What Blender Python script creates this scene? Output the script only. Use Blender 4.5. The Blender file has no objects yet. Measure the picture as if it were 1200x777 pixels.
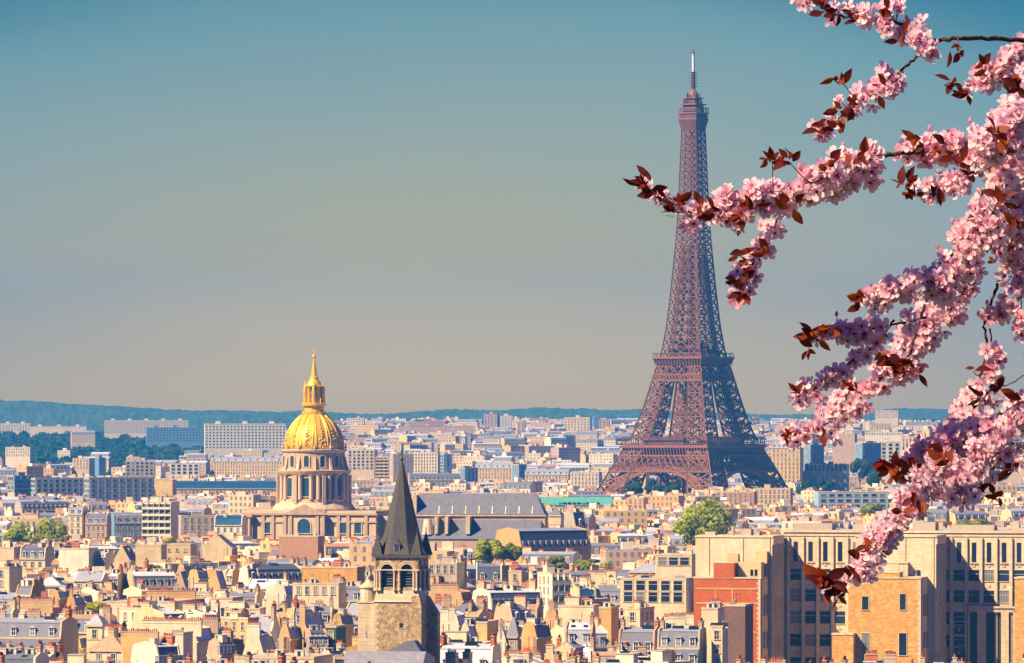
import bpy, math, random
from math import sin, cos, pi, radians, sqrt, atan2
from mathutils import Vector, Matrix
R = random.Random(7)
C = bpy.context.scene.collection
SC = bpy.context.scene
D2R = pi/180

# ------------------------------------------------------------------ camera
F, CX, HY, EYE = 7000.0, 600.0, 492.0, 71.0      # focal length and horizon row of the photo (1200 x 777), eye height in m
cam_d = bpy.data.cameras.new("camera"); cam = bpy.data.objects.new("camera", cam_d); C.objects.link(cam)
cam.location = (0, 0, EYE); cam.rotation_euler = (pi/2, 0, 0)
cam_d.sensor_width = 36; cam_d.lens = 36*F/1200; cam_d.shift_y = (HY-388.5)/1200
cam_d.clip_start = 0.5; cam_d.clip_end = 40000
SC.camera = cam

# ------------------------------------------------------------------ sky, sun, exposure
AZ, EL = 58*D2R, 43*D2R                          # the sun: left of straight behind, height
SUNV = Vector((-sin(AZ)*cos(EL), -cos(AZ)*cos(EL), sin(EL)))
w = bpy.data.worlds.new("World"); SC.world = w; w.use_nodes = True
nt = w.node_tree; nt.nodes.clear()
wo = nt.nodes.new("ShaderNodeOutputWorld"); bg = nt.nodes.new("ShaderNodeBackground")
sky = nt.nodes.new("ShaderNodeTexSky"); sky.sky_type = 'NISHITA'; sky.sun_disc = False
sky.sun_elevation = EL; sky.sun_rotation = pi + AZ; sky.air_density = 1.0; sky.dust_density = 0.6; sky.ozone_density = 3.0
tc = nt.nodes.new("ShaderNodeTexCoord"); sx = nt.nodes.new("ShaderNodeSeparateXYZ")
nt.links.new(tc.outputs["Generated"], sx.inputs[0])
ad = nt.nodes.new("ShaderNodeMath"); ad.operation = 'MULTIPLY_ADD'; ad.inputs[1].default_value = 1.0
s0 = nt.nodes.new("ShaderNodeMath"); s0.operation = 'MULTIPLY_ADD'; s0.inputs[1].default_value = 1.6; s0.inputs[2].default_value = .045; nt.links.new(sx.outputs[0], s0.inputs[0])
sq = nt.nodes.new("ShaderNodeMath"); sq.operation = 'MULTIPLY'; nt.links.new(sx.outputs[0], sq.inputs[0]); nt.links.new(s0.outputs[0], sq.inputs[1])
wn = nt.nodes.new("ShaderNodeTexNoise"); wn.inputs["Scale"].default_value = 14; wn.inputs["Detail"].default_value = 3
wm_ = nt.nodes.new("ShaderNodeMapping"); wm_.inputs["Scale"].default_value = (1,1,4); nt.links.new(tc.outputs["Generated"], wm_.inputs[0]); nt.links.new(wm_.outputs[0], wn.inputs["Vector"])
wa = nt.nodes.new("ShaderNodeMath"); wa.operation = 'MULTIPLY_ADD'; wa.inputs[1].default_value = 0.008; nt.links.new(wn.outputs[0], wa.inputs[0])
wz = nt.nodes.new("ShaderNodeMath"); wz.operation = 'ADD'; wz.inputs[1].default_value = -0.004; nt.links.new(sx.outputs[2], wz.inputs[0]); nt.links.new(wz.outputs[0], wa.inputs[2])
nt.links.new(sq.outputs[0], ad.inputs[0]); nt.links.new(wa.outputs[0], ad.inputs[2])   # haze unevenness and a vignette towards both sides, painted into the sky tint
cr = nt.nodes.new("ShaderNodeValToRGB"); cr.color_ramp.interpolation = 'LINEAR'
SKY_RAMP = [(0.0046, (0.66, 0.395, 0.025)), (0.0274, (0.385, 0.258, 0.062)), (0.0488, (0.24, 0.222, 0.160)), (0.0688, (0.14, 0.187, 0.175)), (0.080, (0.05, 0.12, 0.132)), (0.095, (0.015, 0.085, 0.15)), (0.13, (0.007, 0.058, 0.24)), (0.5, (0.006, 0.064, 0.35))]
els = cr.color_ramp.elements
while len(els) > 1: els.remove(els[-1])
for i, (p, c) in enumerate(SKY_RAMP):
    e = els[0] if i == 0 else els.new(p)
    e.position = p; e.color = (*c, 1)
nt.links.new(ad.outputs[0], cr.inputs[0])
mx = nt.nodes.new("ShaderNodeMix"); mx.data_type = 'RGBA'; mx.blend_type = 'MULTIPLY'; mx.inputs[0].default_value = 1
nt.links.new(sky.outputs[0], mx.inputs[6]); nt.links.new(cr.outputs[0], mx.inputs[7])
nt.links.new(mx.outputs[2], bg.inputs[0]); bg.inputs[1].default_value = 0.15
nt.links.new(bg.outputs[0], wo.inputs[0])
sd = bpy.data.lights.new("sun", 'SUN'); so = bpy.data.objects.new("sun", sd); C.objects.link(so)
sd.energy = 5.0; sd.angle = 0.5*D2R; sd.color = (1.0, 0.83, 0.53)
so.rotation_euler = SUNV.to_track_quat('Z', 'Y').to_euler(); so.location = (-300, -300, 600)
vs = SC.view_settings; vs.view_transform = 'Standard'; vs.look = 'None'; vs.exposure = 1.16; vs.gamma = 1; vs.use_curve_mapping = False
SC.cycles.max_bounces = 5; SC.cycles.diffuse_bounces = 1; SC.cycles.glossy_bounces = 2; SC.cycles.transmission_bounces = 3
SC.cycles.volume_bounces = 0; SC.cycles.use_denoising = True; SC.cycles.caustics_reflective = False; SC.cycles.caustics_refractive = False
SC.cycles.sample_clamp_indirect = 6

# ------------------------------------------------------------------ helpers
def W(px, py, d): return Vector(((px-CX)/F*d, d, EYE-(py-HY)/F*d))
def ZY(py, d): return EYE-(py-HY)/F*d
def XP(px, d): return (px-CX)/F*d
def DZ(py, z): return (EYE-z)*F/(py-HY)

class MB:
    """collects geometry with material slots, links it as one mesh object"""
    def __init__(s): s.v = []; s.f = []; s.m = []
    def add(s, vs, fs, mi=0):
        o = len(s.v); s.v.extend([tuple(x) for x in vs]); s.f.extend([tuple(i+o for i in f) for f in fs]); s.m.extend([mi]*len(fs))
    def box(s, x0, x1, y0, y1, z0, z1, mi=0, top=None, bottom=True):
        vs = [(x0,y0,z0),(x1,y0,z0),(x1,y1,z0),(x0,y1,z0),(x0,y0,z1),(x1,y0,z1),(x1,y1,z1),(x0,y1,z1)]
        s.add(vs, [(0,1,5,4),(1,2,6,5),(2,3,7,6),(3,0,4,7)], mi)
        s.add(vs, [(4,5,6,7)] + ([(3,2,1,0)] if bottom else []), mi if top is None else top)
    def frustum(s, x0,x1,y0,y1,z0, X0,X1,Y0,Y1,z1, mi=0, top=None):
        vs = [(x0,y0,z0),(x1,y0,z0),(x1,y1,z0),(x0,y1,z0),(X0,Y0,z1),(X1,Y0,z1),(X1,Y1,z1),(X0,Y1,z1)]
        s.add(vs, [(0,1,5,4),(1,2,6,5),(2,3,7,6),(3,0,4,7)], mi); s.add(vs, [(4,5,6,7),(3,2,1,0)], mi if top is None else top)
    def prism(s, prof, x0, x1, mi=0, edge=None, axis='x'):
        """profile of (y, z), counter-clockwise seen from +x, pushed along x; edge: material per profile edge"""
        n = len(prof); vs = [(x0,y,z) for y,z in prof]+[(x1,y,z) for y,z in prof]
        if axis == 'y': vs = [(y, -x, z) for x,y,z in vs]
        if axis == 'z': vs = [(y, z, x) for x,y,z in vs]
        for i in range(n):
            j = (i+1) % n
            s.add([vs[i],vs[j],vs[j+n],vs[i+n]], [(3,2,1,0)], mi if edge is None else edge[i])
        s.add(vs[:n], [tuple(range(n-1,-1,-1))], mi); s.add(vs[n:], [tuple(range(n))], mi)
    def beam(s, a, b, w, mi=0, h=None):
        a = Vector(a); b = Vector(b); d = b-a
        if d.length < 1e-6: return
        d.normalize(); u = d.cross(Vector((0,0,1)))
        if u.length < 1e-3: u = Vector((1,0,0))
        u.normalize(); v = u.cross(d); h = h or w; u = u*w/2; v = v*h/2
        vs = [a-u-v,a+u-v,a+u+v,a-u+v,b-u-v,b+u-v,b+u+v,b-u+v]
        s.add(vs, [(0,1,5,4),(1,2,6,5),(2,3,7,6),(3,0,4,7),(4,5,6,7),(3,2,1,0)], mi)
    def lathe(s, prof, n=32, c=(0,0,0), mi=0, a0=0.0, cap=True, mats=None):
        cx,cy,cz = c; rings = []; vs = []
        for r,z in prof:
            for k in range(n):
                a = a0+2*pi*k/n; vs.append((cx+r*cos(a), cy+r*sin(a), cz+z))
        for i in range(len(prof)-1):
            fs = [(i*n+k, i*n+(k+1)%n, (i+1)*n+(k+1)%n, (i+1)*n+k) for k in range(n)]
            o = len(s.v) if i == 0 else o
            if i == 0: s.v.extend(vs)
            s.f.extend([tuple(q+o for q in f) for f in fs]); s.m.extend([mi if mats is None else mats[i]]*n)
        if cap:
            s.f.append(tuple(o+k for k in range(n-1,-1,-1))); s.m.append(mi)
            s.f.append(tuple(o+(len(prof)-1)*n+k for k in range(n))); s.m.append(mi)
    def tube(s, pts, rad, n=6, mi=0):
        pts = [Vector(p) for p in pts]; o = len(s.v); ref = Vector((0,0,1))
        for i,p in enumerate(pts):
            d = (pts[min(i+1,len(pts)-1)]-pts[max(i-1,0)]).normalized()
            u = d.cross(ref)
            if u.length < .05: u = d.cross(Vector((1,0,0)))
            u.normalize(); v = u.cross(d); r = rad[i] if isinstance(rad,(list,tuple)) else rad
            for k in range(n):
                a = 2*pi*k/n; s.v.append(tuple(p+u*r*cos(a)+v*r*sin(a)))
        for i in range(len(pts)-1):
            for k in range(n):
                s.f.append((o+i*n+k, o+i*n+(k+1)%n, o+(i+1)*n+(k+1)%n, o+(i+1)*n+k)); s.m.append(mi)
        e = o+(len(pts)-1)*n
        s.f.append(tuple(e+k for k in range(n))); s.m.append(mi); s.f.append(tuple(o+k for k in range(n-1,-1,-1))); s.m.append(mi)
    def mesh(s, name, mats, smooth=False):
        me = bpy.data.meshes.new(name); me.from_pydata(s.v, [], s.f)
        for m in mats: me.materials.append(m)
        if len(mats) > 1: me.polygons.foreach_set("material_index", s.m)
        if smooth: me.polygons.foreach_set("use_smooth", [True]*len(s.f))
        me.update(); return me
    def strip(s, a, b, w, nrm, t=.14, mi=0):
        """flat bar from a to b, w wide in the plane whose normal is nrm"""
        a = Vector(a); b = Vector(b); d = (b-a)
        if d.length < 1e-6: return
        d.normalize(); v = (nrm-d*nrm.dot(d)).normalized(); u = v.cross(d)*w/2; v = v*t/2
        vs = [a-u-v,a+u-v,a+u+v,a-u+v,b-u-v,b+u-v,b+u+v,b-u+v]
        s.add(vs, [(0,1,5,4),(1,2,6,5),(2,3,7,6),(3,0,4,7),(4,5,6,7),(3,2,1,0)], mi)
    def build(s, name, mats, parent=None, smooth=False, loc=None, rz=0):
        if not isinstance(mats, (list,tuple)): mats = [mats]
        return place(name, s.mesh(name, mats, smooth), parent, loc, rz)

def place(name, me, parent=None, loc=None, rz=0, scale=None):
    o = bpy.data.objects.new(name, me); C.objects.link(o)
    if parent is not None: o.parent = parent
    if loc is not None: o.location = loc
    if rz: o.rotation_euler = (0,0,rz)
    if scale is not None: o.scale = scale
    return o
def empty(name, loc=(0,0,0), rz=0): return place(name, None, None, loc, rz)
def tag(o, label=None, cat=None, group=None, kind=None):
    if label: o['label'] = label
    if cat: o['category'] = cat
    if group: o['group'] = group
    if kind: o['kind'] = kind
    return o

# ------------------------------------------------------------------ materials
def mat(name, col, rough=0.85, metal=0.0, var=0.18, scale=0.35, streak=0.0, bump=0.0, spec=0.25, objvar=0.0, extra=None):
    m = bpy.data.materials.new(name); m.use_nodes = True; t = m.node_tree; b = t.nodes["Principled BSDF"]
    b.inputs["Roughness"].default_value = rough; b.inputs["Metallic"].default_value = metal; b.inputs["Specular IOR Level"].default_value = spec
    co = t.nodes.new("ShaderNodeTexCoord"); mp = t.nodes.new("ShaderNodeMapping"); t.links.new(co.outputs["Object"], mp.inputs[0])
    n = t.nodes.new("ShaderNodeTexNoise"); n.inputs["Scale"].default_value = scale; n.inputs["Detail"].default_value = 5
    t.links.new(mp.outputs[0], n.inputs["Vector"])
    nf = t.nodes.new("ShaderNodeTexNoise"); nf.inputs["Scale"].default_value = scale*7; nf.inputs["Detail"].default_value = 3; t.links.new(mp.outputs[0], nf.inputs["Vector"])
    nm = t.nodes.new("ShaderNodeMath"); nm.operation = 'MULTIPLY_ADD'; nm.inputs[1].default_value = .45; t.links.new(nf.outputs[0], nm.inputs[0])
    nh = t.nodes.new("ShaderNodeMath"); nh.operation = 'MULTIPLY'; nh.inputs[1].default_value = .55; t.links.new(n.outputs[0], nh.inputs[0]); t.links.new(nh.outputs[0], nm.inputs[2])
    oi = t.nodes.new("ShaderNodeObjectInfo")
    sh = t.nodes.new("ShaderNodeVectorMath"); sh.operation = 'SCALE'; sh.inputs[0].default_value = (37,19,53)
    t.links.new(oi.outputs["Random"], sh.inputs["Scale"]); t.links.new(sh.outputs[0], mp.inputs["Location"])
    mr = t.nodes.new("ShaderNodeMapRange"); mr.inputs[1].default_value = .32; mr.inputs[2].default_value = .68
    mr.inputs[3].default_value = 1-var; mr.inputs[4].default_value = 1+var; t.links.new(nm.outputs[0], mr.inputs[0])
    val = mr.outputs[0]
    if streak:
        m2 = t.nodes.new("ShaderNodeMapping"); m2.inputs["Scale"].default_value = (.7,.7,.10); t.links.new(co.outputs["Object"], m2.inputs[0])
        n2 = t.nodes.new("ShaderNodeTexNoise"); n2.inputs["Scale"].default_value = 1.1; n2.inputs["Detail"].default_value = 4; t.links.new(m2.outputs[0], n2.inputs["Vector"])
        r2 = t.nodes.new("ShaderNodeMapRange"); r2.inputs[1].default_value = .35; r2.inputs[2].default_value = .7; r2.inputs[3].default_value = 1-streak; r2.inputs[4].default_value = 1.0
        t.links.new(n2.outputs[0], r2.inputs[0])
        mu = t.nodes.new("ShaderNodeMath"); mu.operation = 'MULTIPLY'; t.links.new(val, mu.inputs[0]); t.links.new(r2.outputs[0], mu.inputs[1]); val = mu.outputs[0]
    if objvar:
        r3 = t.nodes.new("ShaderNodeMapRange"); r3.inputs[3].default_value = 1-objvar; r3.inputs[4].default_value = 1+objvar; t.links.new(oi.outputs["Random"], r3.inputs[0])
        mu = t.nodes.new("ShaderNodeMath"); mu.operation = 'MULTIPLY'; t.links.new(val, mu.inputs[0]); t.links.new(r3.outputs[0], mu.inputs[1]); val = mu.outputs[0]
    sc = t.nodes.new("ShaderNodeVectorMath"); sc.operation = 'SCALE'; sc.inputs[0].default_value = col; t.links.new(val, sc.inputs["Scale"])
    out = sc.outputs[0]
    if extra: out = extra(t, co, out, b)
    t.links.new(out, b.inputs["Base Color"])
    if bump:
        bp = t.nodes.new("ShaderNodeBump"); bp.inputs["Strength"].default_value = bump; bp.inputs["Distance"].default_value = .05
        t.links.new(n.outputs[0], bp.inputs["Height"]); t.links.new(bp.outputs[0], b.inputs["Normal"])
    return m

def seams(step, dark, axis=0, width=.12):
    """standing seams / board joints: thin lines every step metres along an object axis"""
    def ex(t, co, out, b):
        s = t.nodes.new("ShaderNodeSeparateXYZ"); t.links.new(co.outputs["Object"], s.inputs[0])
        d = t.nodes.new("ShaderNodeMath"); d.operation = 'DIVIDE'; d.inputs[1].default_value = step; t.links.new(s.outputs[axis], d.inputs[0])
        fr = t.nodes.new("ShaderNodeMath"); fr.operation = 'FRACT'; t.links.new(d.outputs[0], fr.inputs[0])
        lt = t.nodes.new("ShaderNodeMath"); lt.operation = 'LESS_THAN'; lt.inputs[1].default_value = width; t.links.new(fr.outputs[0], lt.inputs[0])
        mixn = t.nodes.new("ShaderNodeMix"); mixn.data_type = 'RGBA'; t.links.new(lt.outputs[0], mixn.inputs[0]); t.links.new(out, mixn.inputs[6])
        sc = t.nodes.new("ShaderNodeVectorMath"); sc.operation = 'SCALE'; sc.inputs["Scale"].default_value = dark; t.links.new(out, sc.inputs[0]); t.links.new(sc.outputs[0], mixn.inputs[7])
        return mixn.outputs[2]
    return ex
def bricks(c2, mortar, bw=.9, bh=.35, mix=.02):
    def ex(t, co, out, b):
        br = t.nodes.new("ShaderNodeTexBrick"); br.inputs["Scale"].default_value = 1; br.inputs["Brick Width"].default_value = bw; br.inputs["Row Height"].default_value = bh
        br.inputs["Mortar Size"].default_value = mix; br.inputs["Color2"].default_value = (*c2,1); br.inputs["Mortar"].default_value = (*mortar,1)
        s = t.nodes.new("ShaderNodeSeparateXYZ"); t.links.new(co.outputs["Object"], s.inputs[0])
        a = t.nodes.new("ShaderNodeMath"); a.operation = 'ADD'; t.links.new(s.outputs[0], a.inputs[0]); t.links.new(s.outputs[1], a.inputs[1])
        cb = t.nodes.new("ShaderNodeCombineXYZ"); t.links.new(a.outputs[0], cb.inputs[0]); t.links.new(s.outputs[2], cb.inputs[1])
        t.links.new(cb.outputs[0], br.inputs["Vector"]); t.links.new(out, br.inputs["Color1"])
        return br.outputs[0]
    return ex

def rubble(t, co, out, b):
    v = t.nodes.new("ShaderNodeTexVoronoi"); v.inputs["Scale"].default_value = 2.2; t.links.new(co.outputs["Object"], v.inputs["Vector"])
    g = t.nodes.new("ShaderNodeRGBToBW"); t.links.new(v.outputs["Color"], g.inputs[0])
    r = t.nodes.new("ShaderNodeMapRange"); r.inputs[3].default_value = .55; r.inputs[4].default_value = 1.35; t.links.new(g.outputs[0], r.inputs[0])
    s = t.nodes.new("ShaderNodeVectorMath"); s.operation = 'SCALE'; t.links.new(out, s.inputs[0]); t.links.new(r.outputs[0], s.inputs["Scale"]); return s.outputs[0]
def joints(t, co, out, b):      # faint block joints and a slightly different tone per block
    br = t.nodes.new("ShaderNodeTexBrick"); br.inputs["Scale"].default_value = 1; br.inputs["Brick Width"].default_value = 1.9; br.inputs["Row Height"].default_value = .8; br.inputs["Mortar Size"].default_value = .035
    br.inputs["Color1"].default_value = (1,1,1,1); br.inputs["Color2"].default_value = (.88,.86,.84,1); br.inputs["Mortar"].default_value = (.72,.70,.68,1)
    s = t.nodes.new("ShaderNodeSeparateXYZ"); t.links.new(co.outputs["Object"], s.inputs[0]); a = t.nodes.new("ShaderNodeMath"); a.operation = 'ADD'; t.links.new(s.outputs[0], a.inputs[0]); t.links.new(s.outputs[1], a.inputs[1])
    cb = t.nodes.new("ShaderNodeCombineXYZ"); t.links.new(a.outputs[0], cb.inputs[0]); t.links.new(s.outputs[2], cb.inputs[1]); t.links.new(cb.outputs[0], br.inputs["Vector"])
    m_ = t.nodes.new("ShaderNodeMix"); m_.data_type = 'RGBA'; m_.blend_type = 'MULTIPLY'; m_.inputs[0].default_value = 1; t.links.new(out, m_.inputs[6]); t.links.new(br.outputs[0], m_.inputs[7]); return m_.outputs[2]
M = {}
M['cream']   = mat("plaster_cream", (0.67,0.469,0.248), streak=.14, objvar=.10)
M['cream2']  = mat("plaster_pale", (0.73,0.552,0.328), streak=.14, objvar=.10)
M['white']   = mat("plaster_white", (0.76,0.626,0.424), streak=.12, objvar=.08)
M['orange']  = mat("plaster_ochre", (0.65,0.340,0.120), streak=.14, objvar=.12)
M['yellow']  = mat("plaster_yellow", (0.71,0.442,0.160), streak=.12, objvar=.08)
M['peach']   = mat("plaster_peach", (0.65,0.396,0.192), streak=.16, objvar=.12)
M['pink']    = mat("plaster_rose", (0.54,0.340,0.216), streak=.16, objvar=.12)
M['grey']    = mat("plaster_grey", (0.45,0.350,0.256), streak=.16, objvar=.12)
M['stone']   = mat("cut_stone", (.71,.53,.33), streak=.20, scale=.8, objvar=.06, extra=joints)
M['stonedk'] = mat("weathered_stone", (.42,.28,.14), streak=.22, scale=1.1, var=.5, bump=.5, extra=rubble)
M['brickred']= mat("red_brick", (.56,.11,.02), scale=.8, var=.3, streak=.12, extra=bricks((.44,.08,.015),(.40,.16,.06)))
M['bricktan']= mat("tan_brick", (.64,.34,.095), scale=.9, var=.5, extra=bricks((.48,.20,.035),(.62,.36,.12),.8,.32))
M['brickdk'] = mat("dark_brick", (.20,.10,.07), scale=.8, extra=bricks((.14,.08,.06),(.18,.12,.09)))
M['zinc']    = mat("zinc_pale", (.50,.48,.51), rough=.55, metal=.0, spec=.4, objvar=.12, var=.12, extra=seams(.65,.78))
M['zincg']   = mat("zinc_grey", (.30,.295,.335), rough=.55, spec=.4, objvar=.12, var=.14, extra=seams(.65,.75))
M['slate']   = mat("slate", (.165,.16,.195), rough=.6, spec=.4, objvar=.15, var=.22, scale=1.5, extra=seams(.35,.8,2,.2))
M['slated']  = mat("slate_dark", (.07,.078,.11), rough=.55, spec=.4, objvar=.15, var=.22, scale=1.5, extra=seams(.35,.8,2,.2))
M['tile']    = mat("clay_tile", (.46,.17,.07), scale=1.4, var=.3, objvar=.15, extra=seams(.3,.7))
M['tileb']   = mat("brown_tile", (.40,.25,.15), scale=1.4, var=.3, objvar=.15, extra=seams(.3,.7))
M['pot']     = mat("terracotta", (.36,.085,.035), scale=3, var=.3, objvar=.25)
M['gravel']  = mat("roof_gravel", (.40,.32,.24), scale=3, var=.25, objvar=.12)
def curtains(t, co, out, b):      # some panes have pale curtains or blinds behind them
    oi = t.nodes.new("ShaderNodeObjectInfo"); g = t.nodes.new("ShaderNodeMath"); g.operation = 'GREATER_THAN'; g.inputs[1].default_value = .78; t.links.new(oi.outputs["Random"], g.inputs[0])
    m_ = t.nodes.new("ShaderNodeMix"); m_.data_type = 'RGBA'; m_.inputs[7].default_value = (.22,.20,.18,1); t.links.new(g.outputs[0], m_.inputs[0]); t.links.new(out, m_.inputs[6]); return m_.outputs[2]
M['glass']   = mat("window_glass", (.016,.024,.045), rough=.12, spec=.5, var=.3, objvar=.5, extra=curtains)
M['frame']   = mat("painted_frame", (.72,.68,.60), rough=.5, var=.08)
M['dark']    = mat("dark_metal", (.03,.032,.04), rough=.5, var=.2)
M['lead']    = mat("lead_grey", (.28,.28,.29), rough=.5, var=.2)
M['red']     = mat("awning_red", (.62,.06,.03), var=.1)
M['copper']  = mat("copper_green", (.09,.31,.235), rough=.6, var=.15, objvar=.05, extra=seams(.8,.8))
M['bluegl']  = mat("blue_glazing", (.03,.09,.15), rough=.2, spec=.6, var=.25)
M['shadewall']= mat("blue_shade_wall", (.16,.26,.34), var=.15, objvar=.15)  # blue of the shaded fronts put straight into the wall colour
M['brickrose']= mat("rose_brick", (.50,.24,.13), scale=.8, streak=.15, extra=bricks((.44,.20,.11),(.5,.32,.2)))
M['slatev']  = mat("violet_slate", (.22,.20,.235), rough=.6, spec=.4, var=.2, scale=1.2, streak=.15)
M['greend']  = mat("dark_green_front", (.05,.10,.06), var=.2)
M['shadewall2']= mat("teal_panel", (.28,.38,.42), var=.15, objvar=.15)
M['uwing'] = mat("warm_render", (.77,.58,.36), streak=.16, scale=.3, var=.12, extra=joints)
M['spire'] = mat("spire_slate",(.085,.07,.06),rough=.8,spec=.08,scale=2.0,var=.3,extra=seams(.4,.75,2,.25))
WALLS = ['cream','cream','cream2','cream2','cream2','cream2','white','white','white','white','orange','peach','pink','yellow','grey']
# ------------------------------------------------------------------ ground, hills, haze
def hash2(i, j, s=0):
    x = sin(i*127.1+j*311.7+s*74.7)*43758.5453; return x-math.floor(x)
def vnoise(x, y, s=0):
    i, j = math.floor(x), math.floor(y); u, v = x-i, y-j; u = u*u*(3-2*u); v = v*v*(3-2*v)
    a = hash2(i,j,s)*(1-u)+hash2(i+1,j,s)*u; b = hash2(i,j+1,s)*(1-u)+hash2(i+1,j+1,s)*u
    return a*(1-v)+b*v
def fbm(x, y, s=0, o=4):
    t, a = 0, .5
    for k in range(o): t += a*vnoise(x*2**k, y*2**k, s+k); a *= .5
    return t

g = MB(); xs = [-2900,-1500,-700,-300,-100,-20,20,100,300,700,1500,2900]; ys = [-900,-300,-60,200,600,1000,1500,2200,3000,4000,5500,7000,9000,11900]
for j,y in enumerate(ys):
    for i,x in enumerate(xs): g.v.append((x,y,0))
for j in range(len(ys)-1):
    for i in range(len(xs)-1): a = j*len(xs)+i; g.f.append((a,a+1,a+1+len(xs),a+len(xs))); g.m.append(0)
M['ground'] = mat("city_ground", (.16,.14,.12), scale=.05, var=.35)
tag(g.build("ground", M['ground']), kind='structure')

# the lookout hill the camera and the plum tree stand on: it stays below the view
M['lawn'] = mat("lookout_grass", (.07,.10,.035), scale=1.5, var=.4)
h = MB(); n = 48; prof = [(0.0,69.35),(7.5,69.3),(9.6,69.1),(12,68.1),(18,64),(40,46),(75,20),(110,5),(140,.004)]
h.lathe(prof[::-1], n, (0,2,0), 0)
tag(h.build("lookout_hill", M['lawn'], smooth=True), kind='structure')

def ridge(px, d):
    """skyline of the far hills in photo rows, by column"""
    pts = [(-300,466),(0,471),(40,471),(90,475),(140,477),(200,481),(260,482),(330,484),(420,484),(480,482),(560,482),(640,481.5),(760,482),(860,484),(930,487),(1000,487),(1040,480),(1100,480),(1200,484),(1500,484)]
    for (a,ya),(b,yb) in zip(pts, pts[1:]):
        if a <= px <= b: return ya+(yb-ya)*(px-a)/(b-a)
    return 484
def terr(d, px=600):
    if d < 4600: return 0.0
    pts = [(4600,0),(5500,7),(6500,19),(7500,32),(8600,42),(12000,46)]; z = 46
    for (a,za),(b,zb) in zip(pts,pts[1:]):
        if d <= b: z = za+(zb-za)*(d-a)/(b-a); break
    return z + max(0,min(1,(px-960)/120))*max(0,d-4600)/3000*14
M['wood'] = mat("wooded_hill", (.055,.105,.065), scale=.03, var=.55)
hm = MB(); nx, ny = 720, 60; d0, d1 = 7600, 11600
for j in range(ny):
    d = d0+(d1-d0)*j/(ny-1); s = j/(ny-1)
    for i in range(nx):
        px = -250+1700*i/(nx-1); top = ZY(ridge(px,10000), 10000)
        ramp = min(1, max(0,(d-d0)/(10000-d0))); ramp = ramp*ramp*(3-2*ramp)
        if d > 10000: ramp = 1-.5*((d-10000)/1600)**2
        z = -4+(top+4)*ramp*(0.90+.10*fbm(px/90,d/900,3)/.5)
        z += (fbm(px/4.2, d/45, 9,5)-.5)*8*min(1,ramp*3)
        hm.v.append((XP(px, 10000)*(d/10000 if d<10000 else 1), d, z))
for j in range(ny-1):
    for i in range(nx-1): a = j*nx+i; hm.f.append((a,a+1,a+1+nx,a+nx)); hm.m.append(0)
tag(hm.build("hills", M['wood'], smooth=True), kind='structure')

hz = MB(); hz.box(-2950,2950,-950,12000,-2,345)
vm = bpy.data.materials.new("haze_air"); vm.use_nodes = True; vt = vm.node_tree; vt.nodes.clear()
vo = vt.nodes.new("ShaderNodeOutputMaterial"); pv = vt.nodes.new("ShaderNodeVolumePrincipled")
pv.inputs["Color"].default_value = (.04,.41,1.0,1); pv.inputs["Density"].default_value = 6.0e-5; pv.inputs["Anisotropy"].default_value = 0.0
vt.links.new(pv.outputs[0], vo.inputs["Volume"])
tag(hz.build("haze", vm), kind='stuff')
# ------------------------------------------------------------------ iron lattice tower
M['iron'] = mat("brown_iron_paint", (.25,.092,.038), rough=.6, scale=.2, var=.15)
M['iron2'] = mat("dark_iron_paint", (.13,.055,.04), rough=.6, scale=.2, var=.15)
M['mast'] = mat("white_mast", (.62,.58,.52), rough=.5)
TD = 4035.0
tow = empty("lattice_tower", (XP(812.5,TD), TD, 0), -35.8*D2R)
tag(tow, "tall brown iron lattice tower rising high above the city roofs", "tower")
def lerp_tab(tab, z):
    for (a,va),(b,vb) in zip(tab, tab[1:]):
        if z <= b: return va+(vb-va)*max(0,(z-a))/(b-a)
    return tab[-1][1]
OUT = [(0,62),(12,54),(24,46),(38,40),(54,32.5),(60,29.5),(80,24),(107,17.8),(116,15.4),(135,12.9),(157,11.0),(191,8.5),(215,7.3),(240,6.5),(268,5.6),(276,5.3)]
LEG = [(0,25),(24,20),(38,17.5),(54,15.5),(60,14.5),(107,9.6),(116,8.2),(157,6.9),(185,7.0),(195,7.3)]
def ou(z): return lerp_tab(OUT,z)
def inn(z): return max(0.0, ou(z)-lerp_tab(LEG,z))
def FRONT(a,b):      # panels that lie in the sunny outer face
    z = (a.z+b.z)/2; return a.y < 0 and abs(-a.y-ou(a.z)) < .6 and abs(-b.y-ou(b.z)) < .6
def truss(mb, A, B, zs, wc, wb, double=False):
    """X-braced panel between the chords A(z) and B(z)"""
    for z0,z1 in zip(zs, zs[1:]):
        a0,a1,b0,b1 = Vector(A(z0)),Vector(A(z1)),Vector(B(z0)),Vector(B(z1))
        n = (b0-a0).cross(a1-a0)
        if n.length < 1e-4: n = (b1-a1).cross(a1-a0)
        n.normalize(); k_ = .68 if abs(n.y) > .7 and (a0.y+b0.y) < -2*abs(a0.x*0)-1 and FRONT(a0,b0) else 1.45  # bars thinned on the sunny face, widened elsewhere to deepen the shade
        wb_ = wb; wb = wb*k_
        mb.strip(a0,b1,wb,n); mb.strip(b0,a1,wb,n); mb.strip(a1,b1,wb*1.15,n)
        if double:
            mb.strip((a0+a1)/2,(b0+b1)/2,wb*.8,n); c=(a0+b1)/2
            for p,q in ((a0,b0),(a1,b1)): mb.strip(((p+q)/2), c, wb*.7, n)
            for p in (a0,b0): 
                for q in ((a0+a1)/2,(b0+b1)/2): mb.strip((p+a0+b0)/3, q, wb*.5, n)
        wb = wb_
        for q0,q1 in ((a0,a1),(b0,b1)): mb.strip(q0,q1,wc*(1 if k_ < 1 else 1.25),n,.2)
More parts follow.
